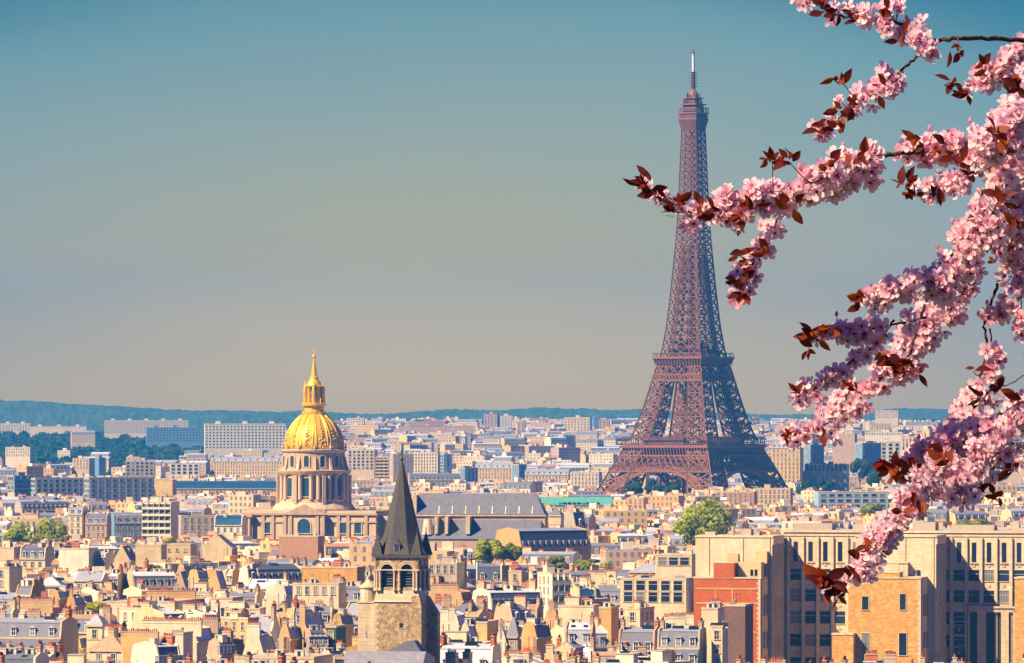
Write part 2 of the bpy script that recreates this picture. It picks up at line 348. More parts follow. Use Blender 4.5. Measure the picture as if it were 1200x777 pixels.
def leg_mesh(sx_, sy_, zs, wc, wb, dbl):
    mb = MB()
    c = [lambda z: (sx_*ou(z),sy_*ou(z),z), lambda z: (sx_*inn(z),sy_*ou(z),z), lambda z: (sx_*inn(z),sy_*inn(z),z), lambda z: (sx_*ou(z),sy_*inn(z),z)]
    for k in range(4): truss(mb, c[k], c[(k+1)%4], zs, wc, wb, dbl)
    for z in zs[1:-1]: mb.beam(c[0](z),c[2](z),wb*.8); mb.beam(c[1](z),c[3](z),wb*.8)
    # lift track inside
    mid = lambda z: (sx_*(ou(z)+inn(z))/2, sy_*(ou(z)+inn(z))/2, z)
    for z0,z1 in zip(zs,zs[1:]): mb.beam(mid(z0),mid(z1),wc*1.3)
    return mb
for a in (-1,1):
    for b in (-1,1):
        m1 = leg_mesh(a,b,[0,9,18,27,36,45,54],1.6,.9,True); m1.build("leg", M['iron'], tow)
        m2 = leg_mesh(a,b,[57,65,73,81,89,98,107],1.3,.68,True); m2.build("upper_leg", M['iron'], tow)
# arches and the belt under the first platform, on each side
def face(k):      # maps (u along the face, z, inset) to tower space
    a = k*pi/2
    def f(u, z, ins=0.0):
        v = -(ou(z)-ins); return (u*cos(a)-v*sin(a), u*sin(a)+v*cos(a), z)
    return f
for k in range(4):
    f = face(k); ar = MB()
    N = 28; half = lambda z: inn(z)
    zc, rx, rz = 8.0, 41.0, 29.0
    def arc(t, s): return (s*rx*cos(t), zc+s*rz*sin(t))
    pts0, pts1 = [], []
    for i in range(N+1):
        t = pi*(0.10+0.80*i/N); u,z = arc(t,1.0); u1,z1 = arc(t,1.10); pts0.append(f(u,z,.3)); pts1.append(f(u1,z1,.3))
    for i in range(N):
        ar.beam(pts0[i],pts0[i+1],1.0,h=2.2); ar.beam(pts1[i],pts1[i+1],.8,h=1.6); ar.beam(pts0[i],pts1[i],.7); ar.beam(pts0[i],pts1[i+1],.6)
    # spandrel posts up to the belt
    for i in range(4,N-3):
        u,z = arc(pi*(0.10+0.80*i/N),1.10)
        if abs(u) < inn(38): ar.beam(f(u,z,.3), f(u,40.5,.3), .7)
    ar.build("arch", M['iron'], tow)
    be = MB()
    for (z0,z1,st,wd) in ((36.3,40.2,3.2,.55),(40.2,47.0,4.4,.75)):
        L = ou((z0+z1)/2); nseg = int(2*L/st); 
        us = [-1+2*i/nseg for i in range(nseg+1)]
        for i in range(nseg):
            p = lambda q,z: f(q*ou(z),z,-.15)
            be.beam(p(us[i],z0),p(us[i+1],z1),wd); be.beam(p(us[i+1],z0),p(us[i],z1),wd)
            for z in (z0,z1): be.beam(p(us[i],z),p(us[i+1],z),1.0)
        p = lambda q,z: f(q*(ou(z)-4),z,6)
        for i in range(nseg):
            be.beam(p(us[i],z0),p(us[i+1],z1),wd*.8); be.beam(p(us[i+1],z0),p(us[i],z1),wd*.8)
    be.build("belt_girder", M['iron'], tow)
fp = MB(); S1 = 35.4
fp.frustum(-32.6,32.6,-32.6,32.6,47.2,-33.6,33.6,-33.6,33.6,52.2,1)
fp.box(-S1,S1,-S1,S1,52.2,54.0,0)
for k in range(4):
    a = k*pi/2
    for i in range(29):       # consoles of the gallery
        u = -34+68*i/28
        q = lambda u,v,z: (u*cos(a)-v*sin(a), u*sin(a)+v*cos(a), z)
        fp.beam(q(u,-33.2,47.4), q(u,-34.9,52.3), .8, 0); fp.beam(q(u,-34.3,52.3), q(u,-33.4,49.8), .8, 0)
fp.build("first_platform", [M['iron'],M['iron2']], tow)
rl = MB()
for k in range(4):
    a = k*pi/2; q = lambda u,v,z: (u*cos(a)-v*sin(a), u*sin(a)+v*cos(a), z)
    for i in range(26): rl.beam(q(-34.5+69*i/25,-34.9,54.2), q(-34.5+69*i/25,-34.9,59.2), .35)
    for z in (55.4,59.4): rl.beam(q(-35,-34.9,z), q(35,-34.9,z), .5)
    rl.beam(q(-35,-34.9,54.2), q(35,-34.9,54.2), .3)
rl.build("gallery_railing", M['iron2'], tow)
for k in range(4):
    pv1 = MB(); a = k*pi/2; q = lambda u,v: (u*cos(a)-v*sin(a), u*sin(a)+v*cos(a))
    x,y = q(0,-29); sxx, syy = (14,3.2) if k%2==0 else (3.2,14)
    pv1.box(x-sxx,x+sxx,y-syy,y+syy,54.0,58.8,0)
    pv1.build("pavilion", M['iron2'], tow)
# second platform
b2 = MB()
for k in range(4):
    f = face(k)
    for z0,z1 in ((97.5,101.5),):
        for i in range(16):
            p = lambda q,z: f(q*ou(z),z,-.1); u0,u1 = -1+i/8,-1+(i+1)/8
            b2.beam(p(u0,z0),p(u1,z1),.55); b2.beam(p(u1,z0),p(u0,z1),.55); b2.beam(p(u0,z0),p(u1,z0),.9); b2.beam(p(u0,z1),p(u1,z1),.9)
    for z0,z1 in ((101.5,107.5),):
        for i in range(6):
            p = lambda q,z: f(q*ou(z),z,0); u0,u1 = -1+i/3,-1+(i+1)/3
            b2.beam(p(u0,z0),p(u1,z1),.6); b2.beam(p(u1,z0),p(u0,z1),.6)
b2.build("upper_belt_girder", M['iron'], tow)
sp = MB(); sp.frustum(-17.6,17.6,-17.6,17.6,107.3,-19.3,19.3,-19.3,19.3,112.2,1); sp.box(-20,20,-20,20,112.2,113.6,0)
for k in range(4):
    a = k*pi/2; q = lambda u,v,z: (u*cos(a)-v*sin(a), u*sin(a)+v*cos(a), z)
    for i in range(17): sp.beam(q(-18.5+37*i/16,-18,107.6), q(-19+38*i/16,-19.8,112.2), .55, 0)
sp.build("second_platform", [M['iron'],M['iron2']], tow)
r2 = MB()
for k in range(4):
    a = k*pi/2; q = lambda u,v,z: (u*cos(a)-v*sin(a), u*sin(a)+v*cos(a), z)
    for i in range(15): r2.beam(q(-19.5+39*i/14,-19.7,113.6), q(-19.5+39*i/14,-19.7,116), .3)
    r2.beam(q(-19.8,-19.7,116), q(19.8,-19.7,116), .4)
r2.build("gallery_railing", M['iron2'], tow)
p2 = MB(); p2.box(-12,12,-12,12,113.6,118.2,0); p2.box(-13,13,-13,13,118.2,118.9,0); p2.box(-7,7,-7,7,118.9,123,0); p2.box(-8,8,-8,8,123,123.5,0)
p2.build("pavilion", M['iron2'], tow)
# the shaft: four converging legs that merge into one
zs = [113.6,120,126.5,133,140,147,154,161,168,175,182,189]
for a in (-1,1):
    for b in (-1,1):
        leg_mesh(a,b,zs,1.1,.55,False).build("shaft_leg", M['iron'], tow)
sh = MB(); zs2 = [189+ (268-189)*i/17 for i in range(18)]
for k in range(4):
    f = face(k)
    for half in (-1,1):
        truss(sh, (lambda z: f(half*ou(z),z)), (lambda z: f(0,z)), zs2, 1.0, .55)
for i in range(len(zs2)-1):
    for k in range(4): sh.beam((0,0,zs2[i]),(0,0,zs2[i+1]),2.4)
for k in range(4):
    f = face(k); cs = MB()
    for z0,z1 in zip(zs,zs[1:]):
        p = lambda q,z: f(q*inn(z),z)
        cs.beam(p(-1,z1),p(1,z1),.45)
        cs.beam(p(-1,z0),p(1,z1),.35); cs.beam(p(1,z0),p(-1,z1),.35)
    cs.build("cross_bracing", M['iron'], tow)
lf = MB()
for a,b in ((1.6,1.6),(-1.6,1.6),(1.6,-1.6),(-1.6,-1.6)): lf.beam((a,b,119),(a,b,268),.55)
for i in range(46): z=120+i*3.2; lf.beam((-1.6,-1.6,z),(1.6,-1.6,z+1.6),.3); lf.beam((1.6,-1.6,z),(1.6,1.6,z+1.6),.3); lf.beam((-1.6,-1.6,z),(-1.6,1.6,z+1.6),.3)
lf.build("lift_shaft", M['iron2'], tow)
sh.build("shaft", M['iron'], tow)
tp = MB()
tp.frustum(-5.6,5.6,-5.6,5.6,266,-7.3,7.3,-7.3,7.3,273.5,1); tp.box(-7.5,7.5,-7.5,7.5,273.5,274.3,0); tp.box(-7.0,7.0,-7.0,7.0,274.3,277.6,1); tp.box(-7.6,7.6,-7.6,7.6,277.6,278.5,0)
for k in range(4):
    a = k*pi/2; q = lambda u,v,z: (u*cos(a)-v*sin(a), u*sin(a)+v*cos(a), z)
    for i in range(9): tp.beam(q(-7.3+14.6*i/8,-7.45,278.5), q(-7.3+14.6*i/8,-7.45,281.6), .28, 0); tp.beam(q(-5.4+10.8*i/8,-5.6,266.5), q(-7+14*i/8,-7.4,273.6), .4, 0)
    tp.beam(q(-7.4,-7.45,281.6), q(7.4,-7.45,281.6), .4, 0)
tp.build("top_platform", [M['iron'],M['iron2']], tow)
cb = MB(); cb.box(-5,5,-5,5,278.5,283.6,1); cb.box(-6.4,6.4,-6.4,6.4,283.6,284.4,0); cb.box(-4,4,-4,4,284.4,288,1); cb.box(-5,5,-5,5,288,288.6,0)
cb.lathe([(3.6,0),(3.4,2.2),(2.4,4.2),(1.4,5.4),(1.2,6.2)],12,(0,0,288.6),0)
rr = random.Random(3)
for i in range(26):
    a = rr.uniform(0,2*pi); r_ = rr.choice((4.6,5.8,6.6)); z = {4.6:288.6,5.8:284.4,6.6:284.4}[r_]
    cb.beam((r_*cos(a),r_*sin(a),z),(r_*cos(a)*1.03,r_*sin(a)*1.03,z+rr.uniform(1.4,3.6)),rr.choice((.3,.45,.8)),1)
cb.build("top_cabin", [M['iron'],M['iron2']], tow)
ms = MB(); ms.lathe([(1.5,0),(1.3,4),(1.2,11.5)],8,(0,0,294.6),0)
for z in range(6):
    ms.box(-1.9,1.9,-1.9,1.9,296+z*1.9,296.5+z*1.9,0)
ms.build("aerial_base", M['iron2'], tow)
an = MB(); an.lathe([(.95,0),(.9,12),(.75,12.5)],10,(0,0,306.1),0); an.build("aerial", M['mast'], tow)
at_ = MB(); at_.beam((-2.8,0,319.0),(2.8,0,319.0),.5); at_.beam((0,-2.8,319.0),(0,2.8,319.0),.5); at_.beam((0,0,318.5),(0,0,321.5),.45); at_.build("aerial_tip", M['iron2'], tow)
# ------------------------------------------------------------------ generic windows
_wm = {}
def window_mesh(w, h, kind='sash'):
    """opening w x h seen from -y: raised surround, frame and set-back pane; origin at the sill centre"""
    key = (round(w,2), round(h,2), kind)
    if key in _wm: return _wm[key]
    b = MB(); s = .16 if w < 2 else .22; t = .10
    if kind != 'slot':
        b.box(-w/2-s,-w/2,-t,0,0,h,0); b.box(w/2,w/2+s,-t,0,0,h,0); b.box(-w/2-s,w/2+s,-t-.04,0,h,h+s,0); b.box(-w/2-s-.08,w/2+s+.08,-t-.10,0,-.16,0,0)
    b.box(-w/2,w/2,-.03,0,0,h,1)
    f = .07
    if kind in ('sash','tall'):
        bm_ = 2 if kind == 'sash' else 3
        b.box(-f/2,f/2,-.06,-.03,0,h,bm_)
        for z in ((.5,) if kind == 'sash' else (.33,.66)): b.box(-w/2,w/2,-.055,-.03,h*z,h*z+f,bm_)
        b.box(-w/2,-w/2+f,-.056,-.03,0,h,bm_); b.box(w/2-f,w/2,-.056,-.03,0,h,bm_)
    if kind == 'wide':
        for q in (-.25,.0,.25): b.box(q*w-f/2,q*w+f/2,-.055,-.03,0,h,3)
        b.box(-w/2,w/2,-.06,-.03,h*.62,h*.62+.07,3 if int(w*10+h*10)%2 else 2)
    if kind == 'slot':
        b.box(-w/2-.08,w/2+.08,-.12,0,-.14,0,0)
    _wm[key] = b.mesh("window", [M['stone'], M['glass'], M['frame'], M['dark']]); return _wm[key]
def put_window(parent, x, y, z, w=1.1, h=1.9, rz=0, kind='sash', name="window"):
    return place(name, window_mesh(w,h,kind), parent, (x,y,z), rz)

# ------------------------------------------------------------------ gilded dome church
M['gold']  = mat("gilding", (1.0,.53,.022), rough=.40, metal=.45, var=.12, scale=1.2, spec=.5)
M['golds'] = mat("gilded_trophies", (.62,.32,.04), rough=.55, metal=.4, var=.65, scale=.9, bump=.6, spec=.4)
M['dstone']= mat("rosy_stone", (.58,.36,.21), streak=.25, scale=.5, var=.12)
M['dstone2']= mat("pale_rosy_stone", (.68,.46,.27), streak=.2, scale=.5, var=.12)
DD = 2750.0
dome = empty("domed_church", (XP(368,DD), DD, 0), -12*D2R)
tag(dome, "pale stone church with tall gilded dome and golden spire", "church")
dz = lambda py: ZY(py, DD)
b = MB(); x0,x1 = -30,33; top = dz(599)
b.box(x0,x1,-16,24,0,top-1.6,0); b.box(x0-.8,x1+.8,-16.8,24.8,top-1.6,top-.6,1); b.box(x0,x1,-16,24,top-.6,top+.4,0)
b.box(x0-.5,x1+.5,-16.5,-16,top-5,top-4.3,1)
b.box(-9.5,9.5,-19,-16,0,top-1.4,0)
b.prism([(-10.4,top-1.4),(10.4,top-1.4),(0,top+3.4)],17.0,20.0,1,axis='y')
for xx in (-27.5,-20,-15.5,-9,-6.3,6.3,9,15.5,20,28.5):
    y = -19.6 if abs(xx) < 9.2 else -16.6
    b.box(xx-.75,xx+.75,y,y+.7,0,top-1.6,1)
for xx in (-29,-26,-23.5): b.lathe([(.9,0),(.8,top-3)],10,(xx-2.5,-18,0),1)
b.box(-34,-24.5,-19.2,-16,top-2.6,top-1.2,1)
b.box(x1,x1+9,-10,18,0,top-2,0)
b.build("nave", [M['dstone2'],M['dstone']], dome)
def arch_pane(w,h,n=10):
    p = [(-w/2,0),(w/2,0)]+[(w/2*cos(pi*i/n), h-w/2+w/2*sin(pi*i/n)) for i in range(n+1)]
    return p
def arch_window_mesh(w,h,sur=.5,arched=True,dep=.35):
    b = MB(); p = arch_pane(w,h) if arched else [(-w/2,0),(w/2,0),(w/2,h),(-w/2,h)]
    q = arch_pane(w+2*sur,h+sur) if arched else [(-w/2-sur,0),(w/2+sur,0),(w/2+sur,h+sur),(-w/2-sur,h+sur)]
    n = len(p)
    b.add([(x,-.06,z) for x,z in p],[tuple(range(n))],1)
    for i in range(n):
        j=(i+1)%n
        b.add([(p[i][0],-dep,p[i][1]),(p[j][0],-dep,p[j][1]),(q[j][0],-dep,q[j][1]),(q[i][0],-dep,q[i][1])],[(3,2,1,0)],0)
        b.add([(p[i][0],-dep,p[i][1]),(p[j][0],-dep,p[j][1]),(p[j][0],0,p[j][1]),(p[i][0],0,p[i][1])],[(0,1,2,3)],0)
        b.add([(q[i][0],-dep,q[i][1]),(q[j][0],-dep,q[j][1]),(q[j][0],0,q[j][1]),(q[i][0],0,q[i][1])],[(3,2,1,0)],0)
    b.box(-w/2-sur-.2,w/2+sur+.2,-dep-.2,0,-.4,0,0)
    b.box(-.06,.06,-.1,-.06,0,h-.05,2); b.box(-w/2,w/2,-.1,-.06,h*.5,h*.5+.12,2)
    return b.mesh("window",[M['dstone2'],M['dglass'],M['dark']])
M['dglass'] = mat("church_glass", (.02,.07,.11), rough=.25, spec=.5, var=.4)
aw = arch_window_mesh(6.0,6.6); rw = arch_window_mesh(3.2,5.0,.5,False)
place("window", aw, dome, (0,-19.0,dz(624)))
for xx in (-18.2,18.0,24.6): place("window", rw, dome, (xx,-16.0,dz(624)))
b = MB(); b.lathe([(19,top-.5),(19,dz(596)),(18.0,dz(592)),(17.2,dz(589))],24,(0,0,0),0); b.build("pedestal",[M['dstone2']],dome)
b = MB(); zl0, zl1 = dz(590), dz(551)
b.lathe([(15.4,zl0),(15.4,zl1-.6)],48); b.lathe([(15.9,zl1-2.2),(16.6,zl1-1.6),(17.2,zl1-.6),(17.4,zl1),(15.0,zl1+.2)],48,mi=1)
b.lathe([(16.6,zl0),(16.6,zl0+2.0),(15.6,zl0+2.1)],48,mi=1)
for k in range(12):
    a = 2*pi*(k+.5)/12
    for da in (-.10,.10):
        b.lathe([(.95,zl0+2),(.85,zl1-3.2),(1.15,zl1-2.2)],10,(16.4*cos(a+da),16.4*sin(a+da),0),1)
for k in range(8):     # broad buttress piers
    a = 2*pi*(k+.5)/8+.12
    for r_ in (16.9,): b.lathe([(1.15,zl0),(1.15,zl1-2.2)],4,(r_*cos(a),r_*sin(a),0),0,a0=a+pi/4)
b.build("drum",[M['dstone'],M['dstone2']],dome)
dwm = arch_window_mesh(3.0,8.4,.45,False); dwa = arch_window_mesh(2.3,5.2,.45)
for k in range(12):
    a = 2*pi*k/12
    place("window", dwm, dome, (15.35*cos(a),15.35*sin(a),zl0+3.4), a+pi/2)
b = MB(); zu0, zu1 = zl1+.1, dz(526)
b.lathe([(14.2,zu0),(14.2,zu1-.8)],48); b.lathe([(14.3,zu1-1.8),(15.0,zu1-1.1),(15.2,zu1-.3),(13.6,zu1)],48,mi=1); b.lathe([(14.8,zu0),(14.8,zu0+.8),(14.1,zu0+.8)],48,mi=1)
for k in range(12):
    a = 2*pi*(k+.5)/12
    b.prism([(0,zu0),(2.0,zu0),(1.2,zu0+3),(.6,zu0+6),(0,zu0+6)],-.6,.6,1)
    # turn the last scroll buttress into place
    n_=20
    for i in range(len(b.v)-n_-10, len(b.v)): pass
    q = 4*5+10
    for i in range(len(b.v)-q, len(b.v)):
        x,y,z = b.v[i]; r_ = 14.0+y; b.v[i] = (r_*cos(a)-x*sin(a), r_*sin(a)+x*cos(a), z)
    b.lathe([(.5,zu1),(.65,zu1+.8),(.2,zu1+1.5),(.45,zu1+2.0),(.05,zu1+2.6)],8,(14.6*cos(a),14.6*sin(a),0),1)
b.build("attic_drum",[M['dstone'],M['dstone2']],dome)
for k in range(12):
    a = 2*pi*k/12
    place("window", dwa, dome, (14.15*cos(a),14.15*sin(a),zu0+1.5), a+pi/2)
b = MB(); zd0, zd1 = zu1, dz(484.5)
H = zd1-zd0
prof = [(13.55,0),(13.6,.10),(13.3,.25),(12.6,.40),(11.5,.55),(10.0,.69),(8.2,.82),(6.3,.93),(5.0,1.0)]
b.lathe([(r_,zd0+t*H) for r_,t in prof],60)
b.build("gilded_dome",[M['gold']],dome,smooth=True)
rb = MB()
def dr(t):
    for (r0,t0),(r1,t1) in zip(prof,prof[1:]):
        if t <= t1: return r0+(r1-r0)*(t-t0)/(t1-t0)
    return 5
rr = random.Random(5)
for k in range(12):
    a = 2*pi*(k+.5)/12
    for da in (-.075,.075):
        pts = [((dr(t)+.12)*cos(a+da*(.35+.65*(1-t))),(dr(t)+.12)*sin(a+da*(.35+.65*(1-t))),zd0+t*H) for t in [i/10 for i in range(11)]]
        rb.tube(pts,.30,5)
    a = 2*pi*k/12; trp = MB()
    for t,n_,s in ((.10,6,1.0),(.25,7,.9),(.40,6,.8),(.54,5,.65),(.67,4,.5),(.78,3,.4)):
        for i in range(n_):
            da = rr.gauss(0,.055)*(1-.3*t); tt = t+rr.gauss(0,.035); r_ = dr(min(1,max(0,tt)))+.1
            sz = s*rr.uniform(.5,1.1)
            c_ = (r_*cos(a+da), r_*sin(a+da), zd0+tt*H)
            trp.lathe([(.02,-sz*.9),(sz*.55,-sz*.3),(sz*.5,sz*.3),(.02,sz*.8)],5,c_,0,a0=rr.uniform(0,6),cap=False)
    trp.tube([((dr(t)-.05)*cos(a),(dr(t)-.05)*sin(a),zd0+t*H) for t in [.04+.08*i for i in range(11)]],.32,5)
    trp.build("trophy_relief",[M['golds']],dome)
rb.build("rib",[M['gold']],dome,smooth=True)
b = MB(); zl = zd1
b.lathe([(5.2,zl-.3),(5.6,zl+.4),(5.6,zl+1.0),(4.6,zl+1.1),(4.6,zl+3.4),(5.7,zl+3.6),(5.8,zl+4.6),(4.9,zl+4.8)],16)
b.build("lantern_gallery",[M['gold']],dome)
lt = MB(); z0 = zl+4.7; z1 = dz(452)
lt.lathe([(1.6,z0),(1.6,z1)],8,mi=1)
for k in range(8):
    a = 2*pi*k/8+.2
    lt.lathe([(.55,z0),(.45,z1-1),(.7,z1)],6,(3.1*cos(a),3.1*sin(a),0))
    if k%2 == 0:
        lt.lathe([(.9,z0),(.8,z0+3),(.9,z1-2.5),(.7,z1-1),(.25,z1+1),(.05,z1+2.4)],6,(4.2*cos(a),4.2*sin(a),0))
lt.lathe([(3.8,z1-.6),(4.1,z1),(3.6,z1+.4),(3.0,z1+1.6),(2.2,z1+2.6),(1.9,z1+3.2)],16)
lt.build("lantern",[M['gold'],M['golds']],dome)
st = MB(); zs0 = z1+3.0; zs1 = dz(420)
st.lathe([(2.1,zs0),(2.0,zs0+1),(1.5,zs0+1.4),(.75,zs0+(zs1-zs0)*.7),(.35,zs1)],10); st.lathe([(.1,zs1),(.8,zs1+.5),(.9,zs1+1),(.5,zs1+1.6),(.1,zs1+1.8)],8)
st.beam((0,0,zs1+1.6),(0,0,dz(407)),.28); st.beam((-.9,0,dz(411)),(.9,0,dz(411)),.25)
st.build("spire",[M['gold']],dome)

# ------------------------------------------------------------------ church bell tower with slate spire
TDs = 1200.0; TH = -12*D2R
twr = empty("bell_tower", (XP(470.5,TDs), TDs+5, 0), TH)
tag(twr, "old stone bell tower with arched openings and dark pointed slate spire", "church tower")
tz = lambda py: ZY(py, TDs)
hw = 4.65
b = MB()
b.box(-hw,hw,-hw,hw,0,tz(707),0)
b.frustum(-hw,hw,-hw,hw,tz(707),-hw,hw,-hw,hw,tz(705.5),1)
b.frustum(-hw-.25,hw+.25,-hw-.25,hw+.25,tz(705.5),-hw-.05,hw+.05,-hw-.05,hw+.05,tz(704),1)
b.frustum(-hw,hw,-hw,hw,tz(704),-hw+.35,hw-.35,-hw+.35,hw-.35,tz(692.5),1)
rr = random.Random(2)
zt = tz(707)
for i in range(38):      # quoins on the corners
    z = zt-.62*(i+1); l = .55 if i%2 else .95
    for s in (1,-1):
        b.box(s*hw-(l if s>0 else -.0)-(0 if s>0 else .03), s*hw+(.03 if s>0 else l), -hw-.03, -hw+.3, z, z+.58, 1)
    b.box(hw-.3,hw+.032,-hw-.028,-hw+(1.5-l),z,z+.58,1)
b.build("shaft",[M['stonedk'],M['stone']],twr)
put_window(twr,.9,-hw-.01,tz(736),.75,1.0,0,'slot')
put_window(twr,.9,-hw-.01,tz(768),.75,1.0,0,'slot')
# stepped buttress on the sunny corner
bt = MB(); bt.box(hw-1.6,hw+.55,-hw-.5,-hw+1.2,0,tz(712),0); bt.frustum(hw-1.6,hw+.55,-hw-.5,-hw+1.2,tz(712),hw-1.6,hw+.02,-hw-.02,-hw+1.2,tz(698),0)
bt.box(hw,hw+2.2,hw-2.5,hw,0,tz(720),0); bt.frustum(hw,hw+2.2,hw-2.5,hw,tz(720),hw,hw+.1,hw-2.5,hw,tz(700),0)
bt.build("buttress",[M['stonedk']],twr)
# belfry storey: two arched bays per face
bf = MB(); z0, z1 = tz(692.5), tz(654); BH = hw-.2
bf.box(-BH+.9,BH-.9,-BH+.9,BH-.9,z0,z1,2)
sp_z = z0+ (z1-z0)*.62
for k in range(4):
    a = k*pi/2
    def T(vs): return [(x*cos(a)-y*sin(a), x*sin(a)+y*cos(a), z) for x,y,z in vs]
    half = BH; ow = 1.28; cxs = (-2.02,2.02)
    # wall with two arched holes, built of strips
    segs = [(-half,cxs[0]-ow),(cxs[0]+ow,cxs[1]-ow),(cxs[1]+ow,half)]
    t = MB()
    for u0,u1 in segs: t.box(u0,u1,-half,-half+.8,z0,sp_z,0)
    n_=8
    for cx_ in cxs:
        for i in range(n_):
            a0_,a1_ = pi*i/n_, pi*(i+1)/n_
            xa,za,xb,zb = cx_+ow*cos(a0_),sp_z+ow*sin(a0_),cx_+ow*cos(a1_),sp_z+ow*sin(a1_)
            t.add([(xa,-half,za),(xb,-half,zb),(xb,-half,z1),(xa,-half,z1)],[(3,2,1,0)],0)
            t.add([(xa,-half,za),(xb,-half,zb),(xb,-half+.8,zb),(xa,-half+.8,za)],[(0,1,2,3)],0)
            for rr_,w_ in ((ow+.14,.26),(ow+.52,.24)):
                A_=(cx_+rr_*cos(a0_),-half-.05,sp_z+rr_*sin(a0_)); B_=(cx_+rr_*cos(a1_),-half-.05,sp_z+rr_*sin(a1_)); t.beam(A_,B_,w_,1)
    for u0,u1 in segs: t.box(u0,u1,-half,-half+.8,sp_z,z1,0)
    for u in (-half+.35,-half+1.0,cxs[0]+ow+.22,cxs[1]-ow-.22,half-1.0,half-.35, cxs[0]-ow-.22, cxs[1]+ow+.22):
        t.lathe([(.30,z0),(.30,z0+.4),(.19,z0+.6),(.19,sp_z-.5),(.34,sp_z)],8,(u,-half-.18,0),1)
    t.box(-half-.25,half+.25,-half-.30,-half-.002,sp_z,sp_z+.22,1)
    for cx_ in cxs: t.box(cx_-ow,cx_+ow,-half+.25,-half+.5,z0,z0+.7,0)
    o = len(bf.v); bf.v.extend(T(t.v)); bf.f.extend([tuple(i+o for i in f) for f in t.f]); bf.m.extend(t.m)
bf.frustum(-BH-.1,BH+.1,-BH-.1,BH+.1,z1,-BH-.6,BH+.6,-BH-.6,BH+.6,z1+.5,1)
bf.build("belfry",[M['stonedk'],M['stone'],M['dark']],twr)
# louvre boards behind the arches
lv = MB()
for k in range(4):
    a = k*pi/2
    for cx_ in (-2.02,2.02):
        for i in range(9):
            z = z0+.4+i*.55; pts = [(cx_-1.25,-BH+.88,z),(cx_+1.25,-BH+.88,z),(cx_+1.25,-BH+.55,z-.3),(cx_-1.25,-BH+.55,z-.3)]
            lv.add([(x*cos(a)-y*sin(a),x*sin(a)+y*cos(a),q) for x,y,q in pts],[(0,1,2,3)],0)
lv.build("louvre_slats",[M['slated']],twr)
spz0 = z1+.5; spz1 = tz(541)
sp = MB(); SR = BH+.75
sp.frustum(-SR,SR,-SR,SR,spz0,-SR,SR,-SR,SR,spz0+.18,0)
# octagonal spire with flared foot
SY = 5*D2R
ring = lambda r_,z: [(r_*cos(SY+pi/8+i*pi/4)/cos(pi/8), r_*sin(SY+pi/8+i*pi/4)/cos(pi/8), z) for i in range(8)]
levels = [(SR,spz0+.18),(SR-1.15,spz0+2.3),(SR-1.75,spz0+4.4),(.22,spz1)]
rs = [ring(*l) for l in levels]; o=len(sp.v)
for r_ in rs: sp.v.extend(r_)
for i in range(len(rs)-1):
    for k in range(8): sp.f.append((o+i*8+k,o+i*8+(k+1)%8,o+(i+1)*8+(k+1)%8,o+(i+1)*8+k)); sp.m.append(0)
sp.f.append(tuple(o+24+k for k in range(8))); sp.m.append(0)
spire = sp.build("spire",[M['spire']] if 'spire' in M else [mat("spire_slate",(.23,.185,.16),rough=.7,scale=2.0,var=.3,extra=seams(.4,.75,2,.25))],twr)
fi = MB(); fi.lathe([(.22,spz1),(.4,spz1+.5),(.15,spz1+1)],8); fi.beam((0,0,spz1),(0,0,tz(527)),.2); fi.beam((-.5,0,tz(532)),(.5,0,tz(532)),.16); fi.build("finial",[M['dark']],twr)
for sx_,sy_ in ((-1,-1),(1,-1),(1,1),(-1,1)):
    pn = MB(); c_=(sx_*(SR-1.15),sy_*(SR-1.15),0); pn.lathe([(1.55,spz0+.18),(.08,spz0+4.6)],4,c_,0,a0=pi/4); pn.beam((c_[0],c_[1],spz0+4.4),(c_[0],c_[1],spz0+5.6),.12,1); pn.build("pinnacle",[spire.data.materials[0],M['dark']],twr)
lu = MB(); lu.box(-.65,.65,-SR+.35,-SR+2,spz0+.2,spz0+2.2,0); lu.prism([(-.9,spz0+2.2),(.9,spz0+2.2),(0,spz0+3.3)],SR-2.4,SR-.2,1,axis='y'); lu.box(-.45,.45,-SR+.33,-SR+.36,spz0+.3,spz0+2.1,2)
lu.build("lucarne",[M['slate'],M['slated'],M['dark']],twr)
# stair turret
stt = MB(); zt1, zt2 = tz(707), tz(690)
stt.box(-hw-3.5,-hw-.003,-hw+.5,-hw+4.0,0,zt1,0); stt.box(-hw-3.65,-hw-.005,-hw+.35,-hw+4.1,zt1,zt1+.3,0)
stt.lathe([(1.65,zt1+.3),(1.65,zt2),(1.9,zt2+.1),(1.9,zt2+.35),(1.5,zt2+.6),(.15,zt2+1.8)],14,(-hw-1.75,-hw+2.3,0),0)
stt.build("stair_turret",[M['stone']],twr)
put_window(twr,-hw-1.75,-hw+.49,tz(746),.28,1.1,0,'slot')

# church roof in front of the tower
nv = empty("church_nave", (XP(440,1160),1160,0), TH); tag(nv,"grey slate church roof crossing the foot of the bell tower","church")
nz = lambda py: ZY(py,1160)
b = MB(); b.box(-8,9.5,-4,10,0,nz(777)-6,0); b.build("wall",[M['stonedk']],nv)
b = MB()
b.prism([(-6,nz(777)-5),(10,nz(777)-5),(10,nz(766)-1),(2,nz(763.5))],-6.2,9.6,0)
b.build("roof",[M['slatev'] if 'slatev' in M else M['zincg']],nv)
b = MB(); b.prism([(-12.5,nz(777)-5),(1.0,nz(777)-5),(-3.5,nz(764))],-6.0,-2.0,0,axis='y'); b.build("gable",[M['slate']],nv)
b = MB(); b.prism([(-3.2,nz(764)-2),(9.0,nz(764)-2),(6.3,nz(752)),(4.8,nz(752.5))],-9.5,-6,0,axis='y'); b.build("transept_roof",[M['slate']],nv)

